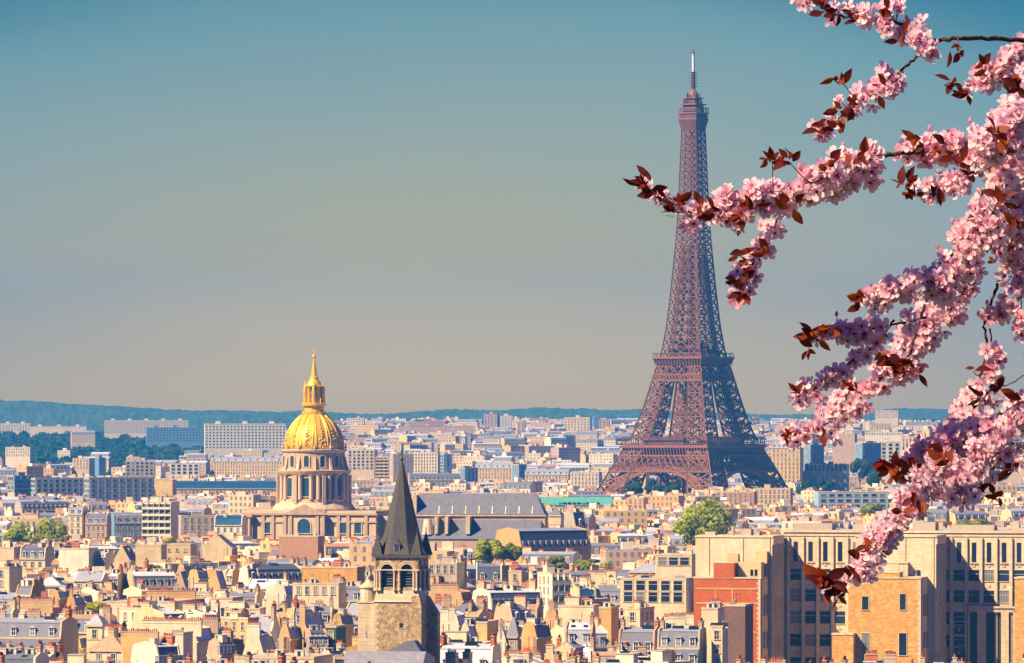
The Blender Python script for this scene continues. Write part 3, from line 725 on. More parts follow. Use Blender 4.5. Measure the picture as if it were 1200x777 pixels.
# ------------------------------------------------------------------ university block: stone wings, tan and red brick
UD = 1500.0; UT = -14*D2R
uni = empty("university_building", (XP(990,UD), UD, 0), UT); tag(uni,"long stone institute block with tan brick wings and tall slot windows","building")
uc, us_ = cos(UT), sin(UT)
def UU(px, v=0.0):
    """local x of the point that shows at photo column px when it lies v metres before (negative) the main front"""
    # world = base + R(UT)*(x, v): solve X(px)=..., Y=...
    k = (px-CX)/F
    bx, by = XP(990,UD), UD
    # bx + uc*x - us*v = k*(by + us*x + uc*v)
    return (k*(by+uc*v)-bx+us_*v)/(uc-k*us_)
uz = lambda py, v=0, px=1000: ZY(py, UD+us_*UU(px,v)+uc*v)
zt = uz(624)
ZM = {}
# main front
mf = MB(); xa, xb = UU(918), UU(1290)
mf.box(xa,xb,0,18,0,zt,0); mf.box(xa-.2,xb+.2,-.35,18.2,zt,zt+.5,0); mf.box(xa-.2,xb+.2,-.2,18.2,zt-.9,zt-.55,0)
pit = 3.78
cols = []
x = UU(932.5)
while x < xb-2: cols.append(x); x += pit
wz = [(635,658,1.15,'slot'),(667,680,2.7,'wide'),(691,705,2.7,'wide'),(716.5,731,2.7,'wide'),(743.5,757.5,2.7,'wide'),(771,785,2.7,'wide')]
for x in cols:
    mf.box(x-pit/2-.30,x-pit/2+.30,-.55,0,0,zt-1.1,0)
    for y0_,y1_ in ((658,666.5),(680.5,690.5),(705.5,716),(731.5,743),(758,770)):
        zc = (uz(y0_)+uz(y1_))/2; mf.box(x-.35,x+.35,-.12,-.002,zc-.3,zc+.3,1)
    mf.box(x-1.0,x+1.0,-.3,-.003,uz(660),uz(659),0)
mfo = mf.build("main_front",[M['stone'],M['pink']],uni)
por0, por1 = UU(1136), UU(1189)
for x in cols:
    for y0_,y1_,w_,kd in wz:
        if por0-2 < x < por1+2.5 and y0_ > 710: continue
        z0,z1 = uz(y1_),uz(y0_)
        put_window(uni,x,-.004,z0,w_,z1-z0,0,kd)
# entrance porch
pp = MB(); zp = uz(709); pz = uz(716)
pp.box(por0,por1,-1.2,-.004,pz,zp,0); pp.box(por0-.3,por1+.3,-1.5,-.004,zp-.5,zp,0)
for xx0,xx1 in ((UU(1136)-.2,UU(1137)),(UU(1146),UU(1156)),(UU(1174),UU(1183)),(UU(1188),UU(1190))): pp.box(xx0,xx1,-1.2,-.004,0,pz,0)
pp.box(por0,por1,-.25,-.005,0,pz,1)
pp.build("porch",[M['stone'],M['dark']],uni)
for yy0,yy1 in ((744,728),(771,756)): put_window(uni,UU(1125.5),-.004,uz(yy0),3.2,uz(yy1)-uz(yy0),0,'wide')
# roof sheds
for px0,px1,v0,hh in ((930,975,7,1.6),(1000,1050,9,1.4),(1070,1096,6,2.0),(1115,1165,9,1.3)):
    rf = MB(); rf.box(UU(px0,v0),UU(px1,v0),v0,v0+5,zt+.5,zt+.5+hh,0)
    rf.build("roof_shed",[M['gravel']],uni)
def wing(p0, p1, depth, ptop, seed):
    """projecting wing: blank sunny end wall, side wall of fins and slot windows"""
    v = -depth; a_,b_ = UU(p0,v),UU(p1,v); z = uz(ptop,v,p0)
    m = MB(); m.box(a_,b_,v,-.6,0,z-.45,0); m.box(a_-.15,b_+.25,v-.2,-.6,z-.45,z,0)
    nf = 5
    for i in range(nf+1):
        y = v+.9+(depth-2.2)*i/nf; m.box(b_,b_+.3,y-.3,y+.3,0,z-2.2,0); m.box(b_,b_+.55,y-.36,y+.36,z-2.9,z-2.3,0)
    m.box(b_,b_+.3,v,-.7,z-2.2,z-.45,0)
    m.build("wing",[M['uwing']],uni)
    for q in (.18,.62,.97): dpp = MB(); dpp.box(a_+(b_-a_)*q-.08,a_+(b_-a_)*q+.08,v-.16,v-.004,0,z-.6,0); dpp.build("downpipe",[M['pink']],uni)
    for i in range(nf):
        y = v+.9+(depth-2.2)*(i+.5)/nf
        for y0_,y1_ in ((647,674),(700,728),(746,766)):
            put_window(uni,b_+.003,y,uz(y1_),1.2,uz(y0_)-uz(y1_),pi/2,'slot')
    return a_,b_,z
wing(815,905,14,627.5,1); wing(1003,1097,14,627,2)
def lower_wing(name, p0, p1, vf, dep, ptop, mt, slots, wins, steps=()):
    v = vf; a_,b_ = UU(p0,v),UU(p1,v); z = uz(ptop,v,p1)
    m = MB(); m.box(a_,b_,v,v+dep,0,z-.4,0); m.box(a_-.15,b_+.2,v-.15,v+dep+.1,z-.4,z,1)
    for i in range(60):
        l = .5 if i%2 else .85; zz = z-.6-.62*i
        if zz < 0: break
        m.box(b_-l,b_+.035,v-.035,v+.3,zz,zz+.6,1)
    for px0,px1,dz_ in steps:
        m.box(UU(px0,v),UU(px1,v),v+.2,v+5,z,z+dz_,0); m.box(UU(px0,v)-.1,UU(px1,v)+.1,v+.1,v+5.1,z+dz_,z+dz_+.3,1)
    m.box(b_+.003,b_+.3,v+.3,v+dep-.1,0,z-.5,1)
    m.build(name,[mt,M['stone']],uni)
    nf = 4
    for i in range(nf):
        y = v+1.2+(dep-2)*(i+.5)/nf
        for y0_,y1_ in slots: put_window(uni,b_+.3,y,uz(y1_,v,p1),1.0,uz(y0_,v,p1)-uz(y1_,v,p1),pi/2,'slot')
    for px,y0_,y1_,w_,kd in wins: put_window(uni,UU(px,v),v-.003,uz(y1_,v,px),w_,uz(y0_,v,px)-uz(y1_,v,px),0,kd)
SL = ((697,722),(741,760))
lower_wing("tan_brick_wing",994,1079,-22,9,676.5,M['bricktan'],SL,[(1014,699,714.5,1.6,'tall'),(1058,696,714.5,1.5,'tall'),(1014.5,742,778,2.0,'tall'),(1058,742,768,1.9,'tall')],((994,1054,1.0),))
lower_wing("tan_brick_wing",1189,1290,-22,9,677,M['bricktan'],SL,[])
lower_wing("red_brick_wing",813,891,-22,9,676.5,M['brickred'],SL,[])
ex = MB(); v=-22.4; zz = uz(676.5,v,890)-.4
for a_,b_,yy0,yy1,mi,dv in ((836,860,660,677,0,.22),(862,889,659,676,1,3.0),(835,861,659.2,660,1,.15)):
    ex.box(UU(a_,v),UU(b_,v),v+dv,v+6.5,uz(677.5 if yy1 > 670 else yy1,v,a_),uz(yy0,v,a_),mi)
for yy in (690,707,741): ex.box(UU(815,v),UU(887,v),v+.3,v+.55,uz(yy+1,v,850),uz(yy-1,v,850),2)
for px in (838.5,858,): ex.box(UU(px-.7,v),UU(px+.7,v),v+.3,v+.53,uz(724,v,850),uz(691,v,850),2)
ex.build("parapet",[M['brickred'],M['cream'],M['orange']],uni)
ck = MB(); v=-13.4
ck.box(UU(857,v),UU(859.5,v),v,v+1.2,uz(650,v,858),uz(627,v,858)+2.2,0); ck.box(UU(853,v),UU(866,v),v-1.0,v+1.5,uz(662,v,858),uz(648,v,858),0); ck.build("flue_stack",[M['peach']],uni); ck = MB(); ck.box(UU(887,-14.5),UU(900,-14.5),-16,-14.003,uz(660,-14.5,890),uz(646,-14.5,890),0)
ck.build("wall_panel",[M['peach']],uni)
v=-10
for px0,px1,hh in ((826,838,.8),(868,880,1.6),(884,890,1.0)): tk = MB(); tk.box(UU(px0,v),UU(px1,v),v,v+3,uz(627.5,-14,860)-.1,uz(627.5,-14,860)+hh,0); tk.build("roof_housing",[M['gravel']],uni)
for px in (881,886): put_window(uni,UU(px,-19.4),-19.405,uz(675,-19.4,px),.75,1.6,0,'slot')
st = MB(); st.box(UU(975,-25),UU(1000,-25),-25,-21.9,0,uz(744,-25,980),0); st.box(UU(975,-25)-.15,UU(1000,-25)+.1,-25.15,-21.85,uz(744,-25,980),uz(742,-25,980),1); st.build("stair_block",[M['bricktan'],M['stone']],uni)
pb = MB(); v=-13
pb.box(UU(1010,v),UU(1056,v),v-3,v,0,uz(660,v,1040),0); pb.box(UU(1010,v)-.1,UU(1066,v)+.1,v-3.1,v,uz(660,v,1040),uz(660,v,1040)+.3,1); pb.box(UU(1056,v),UU(1066,v),v-2.9,v,0,uz(661,v,1040),0)
pb.build("penthouse",[M['uwing'],M['stone']],uni)
for px in (1073,1076.5): put_window(uni,UU(px,-14.0),-14.2,uz(675,-14,px),.7,1.5,0,'slot')
# ------------------------------------------------------------------ houses
KEEP = [(419,515,528,757,1200),(390,500,748,777,1160),(806,1200,618,777,1470),(286,456,400,636,2730),(484,642,574,632,2300)]   # x0,x1,top row,last row that shows,distance
HOUSES = []           # (root, px, py, d, facts)
_meshes = {}
def cached(key, fn):
    if key not in _meshes: _meshes[key] = fn()
    return _meshes[key]
def pots_mesh(n, ln):
    def f():
        r = random.Random(n*31+int(ln*10)); b = MB()
        for i in range(n):
            y = -ln/2+ln*(i+.5)/n; h = r.uniform(.4,.8); q = r.uniform(.15,.22)
            b.lathe([(q*1.15,0),(q,.1),(q*.82,h-.1),(q*1.05,h-.08),(q*1.05,h)],7,(r.uniform(-.05,.05),y,0),0)
        return b.mesh("chimney_pots",[M['pot']])
    return cached(("pots",n,round(ln,1)),f)
def chimney(parent, x, y, z0, z1, ln, n, wm, th=.75, along='y', cap=True):
    b = MB(); b.box(-th/2,th/2,-ln/2,ln/2,0,z1-z0,0); b.box(-th/2-.1,th/2+.1,-ln/2-.1,ln/2+.1,z1-z0-.02,z1-z0+.2,1); b.box(-th/2-.05,th/2+.05,-ln/2-.05,ln/2+.05,z1-z0-.7,z1-z0-.58,1)
    o = b.build("chimney",[M[wm],M["grey"]],parent,loc=(x,y,z0),rz=0 if along=="y" else pi/2)
    if n: place("chimney_pots",pots_mesh(n,ln-.3),o,(0,0,z1-z0+.2))
    return o
def dormer_mesh(w, h, dep, style):
    def f():
        b = MB(); b.box(-w/2,w/2,0,dep,0,h,0); b.box(-w/2-.06,-w/2+.14,-.08,0,0,h,1); b.box(w/2-.14,w/2+.06,-.08,0,0,h,1); b.box(-w/2-.06,w/2+.06,-.08,0,h-.16,h,1); b.box(-w/2-.1,w/2+.1,-.12,0,-.1,.06,1)
        b.box(-w/2+.14,w/2-.14,-.02,.001,.06,h-.16,2); b.box(-.04,.04,-.06,-.02,.06,h-.16,1); b.box(-w/2+.14,w/2-.14,-.05,-.02,h*.52,h*.52+.07,1)
        if style == 0: b.box(-w/2-.18,w/2+.18,-.3,dep,h,h+.14,3)
        else: b.prism([(-w/2-.2,h),(w/2+.2,h),(0,h+.5)],-dep,.3,3,axis='y')
        return b.mesh("dormer",[M['zincg'],M['frame'],M['glass'],M['zinc']])
    return cached(("dorm",w,h,round(dep,1),style),f)
def skylight_mesh():
    def f():
        b = MB(); b.box(-.5,.5,-.7,.7,0,.12,0); b.box(-.42,.42,-.62,.62,.12,.14,1); return b.mesh("skylight",[M['dark'],M['glass']])
    return cached("sky",f)

def vent_mesh():
    def f():
        b = MB(); b.lathe([(.16,0),(.16,1.1),(.26,1.15),(.26,1.35),(.05,1.5)],8); return b.mesh("vent_pipe",[M['lead']])
    return cached("vent",f)
def hatch_mesh():
    def f():
        b = MB(); b.box(-.9,.9,-.7,.7,0,1.5,0); b.box(-1,1,-.8,.8,1.5,1.65,1); b.box(-.35,.35,-.73,-.69,.3,1.35,2); return b.mesh("roof_hatch",[M['cream2'],M['zinc'],M['glass']])
    return cached("hatch",f)
def skybox_mesh():
    def f():
        b = MB(); b.prism([(-.9,.2),(.9,.2),(0,1.1)],-1.3,1.3,1); b.box(-1.35,1.35,-.95,.95,0,.25,0); return b.mesh("skylight_box",[M['frame'],M['glass']])
    return cached("skyb",f)
def aerial_mesh():
    def f():
        b = MB(); b.beam((0,0,0),(0,0,3.0),.07)
        for z,l in ((2.9,.8),(2.6,.65),(2.3,.8)): b.beam((-l,0,z),(l,0,z),.05)
        return b.mesh("aerial",[M['dark']])
    return cached("aer",f)

def house(px0, px1, ytop, d, kind='m', wall='cream', roof='zinc', rz=-15, lower=None, dep=None, dorm=None, chim=None, win=2, rise=None, detail=2, group=None, label=None, name='apartment_house', cat='house', ww=1.1, wh=1.9, wk='sash', storeys=None, balcony=False, pots=True, potn=None, rr=None, sky=None, parapet=True, stackh=None, chimw=None, trim='stone', upper=None, clutter=4, tier2=0):
    rr = rr or random.Random(int(px0*7+ytop*13))
    a = rz*D2R; wpx = (px1-px0)/F*d
    ca = abs(cos(a)); sa = abs(sin(a))
    dep = dep or rr.uniform(10,13)
    gf = kind in ('g','gf')
    # width so that front plus the visible return fills the photo columns
    front = max(3.0,(wpx - (dep*sa if sa > .35 else dep*sa*.9))/ca) if wpx > dep*sa+3*ca else max(3.0, wpx/ca*.8)
    if wpx < dep*sa+3*ca: dep = max(3.0, min(dep, wpx*.5/max(sa,.05)))
    if wpx >= 3.0: front = max(2.5,(wpx-dep*sa)/ca)
    if gf: Lx, Wy = dep, front; rz_ = a+pi/2
    else: Lx, Wy = front, dep; rz_ = a
    zt = ZY(ytop, d)
    X = XP((px0+px1)/2, d)
    root = empty(name, (X, d+dep*.4, 0), rz_)
    lower = lower or roof
    facts = dict(wall=wall, roof=roof, kind=kind, nch=0, dorm=0)
    stack_top = 0
    if stackh is None: stackh = rr.uniform(1.2,2.0) if chim else 0
    if kind in ('m','g'):
        m1, m2 = rise or ((rr.uniform(2.8,3.4), rr.uniform(1.0,1.9)) if kind == 'm' else (rr.uniform(1.6,2.6), rr.uniform(.4,.9))); i1 = m1*.32
    elif kind in ('gab','gf'):
        m1, m2 = 0, (rise if isinstance(rise,(int,float)) else Wy*rr.uniform(.22,.34)); i1 = 0
    elif kind == 'hip': m1, m2, i1 = 0, (rise or 2.4), 0
    else: m1 = m2 = i1 = 0
    zr = zt - (stackh if (chim and gf) else 0) - (.35 if kind in ('m','g') else 0)
    ze = zr-m1-m2
    w2, l2 = Wy/2, Lx/2
    hs = 3.1
    b = MB()
    if kind in ('flat',):
        ze = zr; b.box(-l2,l2,-w2,w2,0,ze-.5,0); t=.3
        b.box(-l2-.08,l2+.08,-w2-.08,-w2+t,ze-.5,ze,1); b.box(-l2-.08,l2+.08,w2-t,w2+.08,ze-.5,ze,1); b.box(-l2-.08,-l2+t,-w2+t,w2-t,ze-.5,ze,1); b.box(l2-t,l2+.08,-w2+t,w2-t,ze-.5,ze,1)
    else:
        b.box(-l2,l2,-w2,w2,0,ze,0)
        b.box(-l2-.02,l2+.02,-w2-.35,-w2,ze-.45,ze-.02,1); b.box(-l2-.02,l2+.02,w2,w2+.35,ze-.45,ze-.02,1)
        if kind in ('m','g','gab','gf'):
            e = .38 if parapet else .02
            P = [(-w2,ze-.01),(w2,ze-.01)] + ([(w2-i1+.1,ze+m1+e),(0,ze+m1+m2+e),(-w2+i1-.1,ze+m1+e)] if m1 else [(0,ze+m2+e)])
            if m1: P = [(-w2,ze-.01),(w2,ze-.01),(w2+.02,ze+e),(w2-i1+.15,ze+m1+e),(0,ze+m1+m2+e),(-w2+i1-.15,ze+m1+e),(-w2-.02,ze+e)]
            if gf and detail:      # flues and patched plaster on the party wall
                for q in range(rr.randint(1,3)):
                    yq = rr.uniform(-.8,.8)*(w2-.6); ww_ = rr.uniform(.15,.5); b.box(-l2-.16,-l2-.003,yq-ww_,yq+ww_,0,ze+min(m1,.8)*.5,rr.choice((0,0,1)))
                yq = rr.choice((-1,1))*(w2-.35); b.box(-l2-.12,-l2-.002,yq-.07,yq+.07,0,ze,2)
            for s in (-1,1):
                x0_,x1_ = (s*l2-.004,s*l2-.4*s) if s<0 else (s*l2-.4,s*l2+.004)
                b.prism(P,min(x0_,x1_),max(x0_,x1_),0)
        for k in range(1,3):
            z = ze-.5-k*hs
            if z > 3: b.box(-l2,l2,-w2-.12,-w2,z,z+.25,1)
    b.build("wall",[M[wall],M[trim],M["lead"]],root)
    # roof
    rf = MB()
    if kind in ('m','g'):
        P = [(-w2+.03,ze),(w2-.03,ze),(w2-i1,ze+m1),(0,ze+m1+m2),(-w2+i1,ze+m1)]
        rf.prism(P,-l2+.39,l2-.39,0,edge=[0,1,0,0,1])
        for s in (-1,1): rf.box(-l2+.4,l2-.4,s*(w2-i1)-.12,s*(w2-i1)+.12,ze+m1-.06,ze+m1+.1,0)
        ro = rf.build("roof",[M[roof],M[lower]],root)
    elif kind in ('gab','gf'):
        rf.prism([(-w2-.25,ze-.1),(w2+.25,ze-.1),(0,ze+m2)],-l2+.39,l2-.39,0); ro = rf.build("roof",[M[roof]],root)
    elif kind == 'hip':
        q = min(w2,l2)*.85
        vs = [(-l2-.3,-w2-.3,ze),(l2+.3,-w2-.3,ze),(l2+.3,w2+.3,ze),(-l2-.3,w2+.3,ze),(-l2+q,-w2+q if l2<w2 else 0,ze+m2),(l2-q,-w2+q if l2<w2 else 0,ze+m2)]
        rf.add(vs,[(0,1,5,4),(1,2,5),(2,3,4,5),(3,0,4),(3,2,1,0)],0); ro = rf.build("roof",[M[roof]],root)
    else:
        rf.box(-l2+.31,l2-.31,-w2+.31,w2-.31,ze-.45,ze-.2,0); ro = rf.build("roof",[M[roof]],root)
        if upper is None: upper = rr.random() < .8
        if upper and detail:
            bx = MB(); ux = rr.uniform(-.5,.4)*l2; uw = min(l2*.4,rr.uniform(1.5,3)); uh = rr.uniform(1.2,2.4)
            bx.box(ux-uw,ux+uw,-1.5,2,ze-.2,ze+uh,0); bx.box(ux-uw-.12,ux+uw+.12,-1.62,2.12,ze+uh,ze+uh+.15,1); bx.build("lift_housing",[M[wall],M['gravel']],root)
    # dormers on the steep lower slope, both sides
    if m1 and dorm is None: dorm = max(1,int(Lx/3.1)) if detail and kind == 'm' else 0
    if m1 and dorm:
        dm = dormer_mesh(1.25,min(1.9,m1-.75),i1*.75+.25,rr.randint(0,1))
        for side in ((-1,) if kind == 'm' else (-1,1)):
            for k in range(dorm):
                x = -l2+Lx*(k+.5)/dorm
                place("dormer",dm,root,(x,side*(w2-.12),ze+.35),0 if side<0 else pi)
        facts['dorm'] = dorm
    if sky and kind in ('m','gab','g'):
        s_ = atan2(m2,(w2-i1))
        for k in range(sky):
            x = -l2+Lx*(k+.6)/(sky+.2); yy = -(w2-i1)*.55; o = place("skylight",skylight_mesh(),root,(x,yy,ze+m1+m2*.45+.03)); o.rotation_euler=(s_,0,0)
    # chimney stacks on the party walls
    if chim:
        n = potn or rr.randint(5,9)
        for s in (-1,1):
            if kind == 'm' or kind == 'gab':
                if s == 1 or chim > 1:
                    ln = chimw or rr.uniform(2.0,4.2); y = rr.uniform(-.25,.25)*w2
                    chimney(root,s*(l2-.42),y,ze+m1+.2 if m1 else ze+m2*.4,ze+m1+m2+stackh,ln,(n if pots else 0),rr.choice(('peach','pink','brickred','cream',wall)),.8); facts['nch']+=1
            elif gf:
                if s == -1 or chim > 1:
                    ncol = rr.choice((1,1,2)) if chimw is None else 1; 
                    for c_ in range(ncol):
                        ln = chimw or rr.uniform(.28,.5)*Wy/(1 if ncol==1 else 1.4); y = (0 if ncol == 1 else (c_-.5)*Wy*.55)+rr.uniform(-.1,.1)*Wy
                        y = max(-w2+i1+ln/2+.2,min(w2-i1-ln/2-.2,y)) if ln < 2*(w2-i1)-.5 else 0
                        chimney(root,s*(l2-.42)+(0.004 if s>0 else -.008),y,ze+m1*.4,zt-.2 if c_==0 else zt-.2-rr.uniform(0,.6),ln,(max(3,int(ln*2.0)) if pots else 0),wall,.84); facts['nch']+=1
        if kind in ('hip','flat'):
            for c_ in range(chim):
                chimney(root,rr.uniform(-.8,.8)*l2,rr.uniform(-.3,.5)*w2,ze-.4,ze+m2+stackh*.8,rr.uniform(1.2,2.6),n,rr.choice(('peach','pink','brickred')),.8,'x'); facts['nch']+=1
    # windows
    if win and detail and not gf:
        nst = storeys or 2; nx_ = max(1,int((Lx-1)/ (ww+1.55))) if win is True or win < 3 else win
        for s_ in range(nst):
            z = ze-.55-(s_+1)*hs+ (hs-wh)*.45
            if z < 1: break
            for k in range(nx_): put_window(root,-l2+.5+(Lx-1)*(k+.5)/nx_,-w2-.004,z,ww,wh,0,wk)
            if balcony:
                bb = MB(); bb.box(-l2,l2,-w2-1.1,-w2-.003,z-.35,z-.2,0); bb.box(-l2,l2,-w2-1.1,-w2-1.03,z-.2,z+.75,1 if balcony is True else 0)
                for k in range(nx_+1): x=-l2+.1+(Lx-.2)*k/nx_; bb.box(x-.1,x+.1,-w2-1.05,-w2-.004,z-.2,z+hs-.4,0)
                bb.build("balcony",[M[wall],M['lead']],root)
        if sa > .3 and kind in ('flat','hip'):
            ny_ = max(1,int((Wy-1)/2.9)); s = 1 if a < 0 else -1
            for s_ in range(nst):
                z = ze-.55-(s_+1)*hs+.5
                for k in range(ny_): put_window(root,s*(l2+.004),-w2+.5+(Wy-1)*(k+.5)/ny_,z,ww,wh,pi/2*s,wk)
    elif gf and win and detail and rr.random() < .45:
        for q in range(rr.randint(1,2)): put_window(root,-l2-.006,rr.uniform(-.3,.3)*Wy,ze-.5-rr.uniform(.6,3.5)-q*3,.7,1.0,-pi/2,'slot')
    if tier2:       # a second, steeper slope below the first, with its own dormers or skylights
        t_ = MB(); zb_ = ze-tier2; sl_ = tier2*.25
        t_.prism([(-w2-sl_,zb_),(-w2-.36,zb_),(-w2-.36,ze-.5),(-w2-.42,ze-.5)],-l2+.2,l2-.2,0); t_.box(-l2,l2,-w2-sl_-.15,-w2-.36,zb_-.3,zb_,1)
        t_.build("lower_roof",[M[lower],M['stone']],root)
        nd = dorm or 3
        for k in range(nd):
            x = -l2+Lx*(k+.5)/nd
            if tier2 > 5: o_ = place("skylight",skylight_mesh(),root,(x,-w2-.36-(sl_-.4)*.45,zb_+tier2*.5)); o_.rotation_euler = (pi/2-.25,0,0)
            else: place("dormer",dormer_mesh(1.25,1.9,1.2,0),root,(x,-w2-sl_+.1,zb_+.35))
    if clutter:
        cz = ze+m1+m2*.75 if m1 else (ze-.2 if kind == 'flat' else ze+m2*.6)
        for q in range(clutter):
            k_ = rr.random(); x = rr.uniform(-.8,.8)*l2; y = rr.uniform(-.35,.35)*w2
            if k_ < .35: place("vent_pipe",vent_mesh(),root,(x,y,cz-.3))
            elif k_ < .6: place("roof_hatch",hatch_mesh(),root,(x,y,cz-.4),rr.choice((0,pi/2)))
            elif k_ < .8: place("aerial",aerial_mesh(),root,(x,y,cz-.3),rr.uniform(0,3))
            else: place("skylight_box",skybox_mesh(),root,(x,y,cz-.4))
    tag(root,label,cat,group)
    HOUSES.append(dict(root=root,px=(px0+px1)/2,w=px1-px0,py=ytop,d=d,label=label,facts=facts))
    return root

def H(kind, x0, x1, yt, yb, wall='cream', roof='zinc', z=24, rz=-15, label=None, **kw):
    d = kw.pop('d',None)
    if d is None:
        d = DZ(yt,z)
        while d > 4600 and HY+(EYE-terr(d,(x0+x1)/2))*F/d < yb+4 and z < 62: z += .5; d = DZ(yt,z)
    KEEP.append((x0,x1,yt,yb,d))
    kw.setdefault('group','roofs of the old town')
    return house(x0,x1,yt,d,kind,wall,roof,rz,label=label,**kw)
# ------------------------------------------------------------------ houses the photo shows one by one (near rows)
G1 = 'roofs of the old town'
# lower left
H('m',-18,88,723,765,'cream','zincg',24,-12,"big lavender-grey mansard house at bottom left with white dormers and cream gable",lower='slate',rise=(3.4,1.0),dep=15,dorm=4,chim=1,sky=0,win=0,chimw=3,tier2=5.6)
H('hip',104,160,745,777,'cream2','tileb',23.5,-15,"cream hip-roofed house with a flat beige top and two tall windows",rise=3.0,chim=1,win=2,wh=2.4)
H('m',150,213,752,777,'white','zinc',23,42,"long steep blue-slated mansard with a row of white dormers, below red chimney pots",lower='slated',dorm=7,chim=1,rise=(4.2,.8))
H('g',144,199,740,753,'orange','zincg',25,-15,"ochre chimney wall crowned by a long row of red pots beside the hip roof",chim=1,chimw=8.5,win=0)
H('g',172,247,726,748,'cream2','zinc',26,-15,"wide pale party wall with many small red pots along its top",chim=1,chimw=14,win=0)
H('g',238,267,724,757,'pink','slate',26,-12,"tall rose party wall with curved shoulder beside the row of red pots",chim=1,chimw=4,win=0,lower='slated')
H('flat',204,222,741,760,'white','gravel',24,-12,"small white box house behind the blue dormer row",chim=0,win=0,upper=False)
H('m',242,275,748,777,'pink','slate',23,38,"lavender facade with narrow windows under a dark blue roof edge",lower='slated',rise=(2.5,.8),dorm=4,win=6,chim=1)
H('flat',125,228,704,712,'white','gravel',23,-12,"long white low roof terrace behind the small round tree",win=0,chim=1,dep=24,upper=False)
H('g',59,79,690,706,'orange','zincg',24.5,-12,"square ochre party wall, the wider of two side by side",chim=0,rise=(1.5,.6),win=0)
H('g',79,96,690,706,'orange','zincg',24.5,-12,"narrow ochre party wall with sloping shoulder left of the small tree",chim=1,win=0)
H('g',26,69,702,716,'peach','tile',23,-12,"low peach chimney wall with orange tiles spilling beside it",chim=1,chimw=9,win=0)
H('g',17,54,678,702,'orange','slate',25.5,38,"ochre gable with a lavender windowed side turned to the right",chim=1,dep=8,win=0)
H('gab',86,126,670,690,'white','zincg',24,-8,"pale cottage-like house with a plain grey roof and small windows",rise=2.6,win=3,chim=0,parapet=False)
H('m',123,146,669,689,'cream','zinc',24,-10,"grey-roofed house with dark chimney, first of a row over blue dormers",chim=2,lower='slated',dorm=3)
H('m',144,207,669,688,'cream','zinc',24,18,"long plain grey roof above a strip of white and orange attic windows",lower='slated',dorm=6,chim=1)
H('gf',205,222,670,692,'pink','slate',24,-5,"dark rose triangular gable next to the bright ochre walls",rise=5,win=0)
H('g',209,222,660,680,'peach','zincg',26,-12,"slim peach wall rising behind the dark triangular gable",chim=0,win=0)
H('g',221,242,667,692,'yellow','zincg',26,-12,"golden ochre party wall, left one of the bright pair",chim=0,win=0,rise=(2,.4))
H('g',236,264,667,693,'yellow','zincg',25.5,-8,"golden ochre party wall with both shoulders sloping",chim=0,win=0,rise=(5,.4))
H('m',263,281,664,684,'peach','zinc',25,-15,"small house with a pale sloping roof right of the golden walls",chim=1)
H('m',279,304,663,680,'white','slated',25.5,35,"dark blue mansard corner house with arched attic windows",chim=1)
H('g',173,238,692,706,'orange','tileb',24,-12,"long ochre wall topped by a beige roof edge and low chimneys",chim=1,chimw=14,win=0,rise=(1,.5))
H('flat',247,283,700,713,'white','gravel',24,-12,"white roof parapet between two cream pillars",win=0,chim=1)
H('flat',-6,24,641,663,'cream2','gravel',25,-12,"plain cream block at the left edge below the trees",win=0,chim=1)
H('m',23,62,638,672,'cream2','slate',27,-15,"cream house with two white dormers in a blue mansard",lower='slated',dorm=3,win=3,chim=1)
H('flat',69,112,642,671,'white','gravel',27,-10,"blank bright white wall with tiny windows under its flat roof",win=0,chim=1,upper=False)
H('m',111,132,645,668,'white','zincg',26,-15,"pale narrow house with one dark window beside a slim white chimney",lower='slated',dorm=2,chim=0)
H('gf',133,160,640,664,'cream','slate',27,-12,"cream gable half in shadow with a blue yard wall",win=0,rise=5)
H('flat',-8,23,664,690,'cream2','gravel',25,-14,"white terraced house with awning at the left edge",win=2,chim=1)
H('flat',159,194,638,659,'cream','gravel',28,-8,"plain cream wall with shrubs on its roof ledge",win=0,chim=0,upper=False)
H('flat',192,229,637,660,'cream','gravel',28,-8,"cream wall with four small dark windows",win=3,storeys=2,chim=0,upper=False,ww=.9,wh=1.0)
H('gf',235,277,627,657,'cream','slate',30,-8,"broad cream gable end with two tiny windows and a blue roof edge",rise=4.5,win=0)
# left of the bell tower
H('flat',327,379,628,654,'brickrose','gravel',30,-10,"windowless rose brick wall below the domed church",win=0,upper=False)
H('m',281,355,660,677,'cream','slated',26,30,"dark blue mansard with arched white dormers below the rose brick wall",lower='slated',dorm=7,chim=2)
H('flat',354,427,664,682,'bricktan','gravel',26,-12,"long tan brick parapet wall between two cream chimney blocks",win=0,chim=2,upper=False)
H('g',312,344,684,700,'white','zinc',24,-12,"bright white gable with chopped top below the blue mansard",chim=0,win=0)
H('flat',343,405,683,708,'cream2','slate',25,-10,"low cream building with five tall windows under a grey and brown roof",win=5,storeys=1,wh=2.2,chim=1,upper=False)
H('g',344,384,707,752,'peach','zincg',25,-15,"tall peach and white gable with skylights on its right slope",chim=1,rise=(7,2),dep=16,win=0,sky=2)
H('g',389,413,718,747,'orange','slate',24,-14,"ochre block with a shaded blue side left of the stair turret",chim=0,win=0)
H('g',282,326,730,763,'white','zincg',24,-15,"white double gable with zinc edges above a dark green hedge",chim=1,rise=(6,1.2),win=0)
H('g',327,353,726,762,'peach','zincg',24.6,-15,"peach chimney wall with stained plaster between white gables",chim=1,win=0)
H('m',354,384,737,758,'pink','slated',22.5,10,"dark glazed studio roof with slanted white bars",rise=(3,.7),dorm=4,chim=0)
H('flat',383,403,733,762,'greend','gravel',23,-12,"dark green facade under a brown roof beside the turret",win=2,chim=0,upper=False)
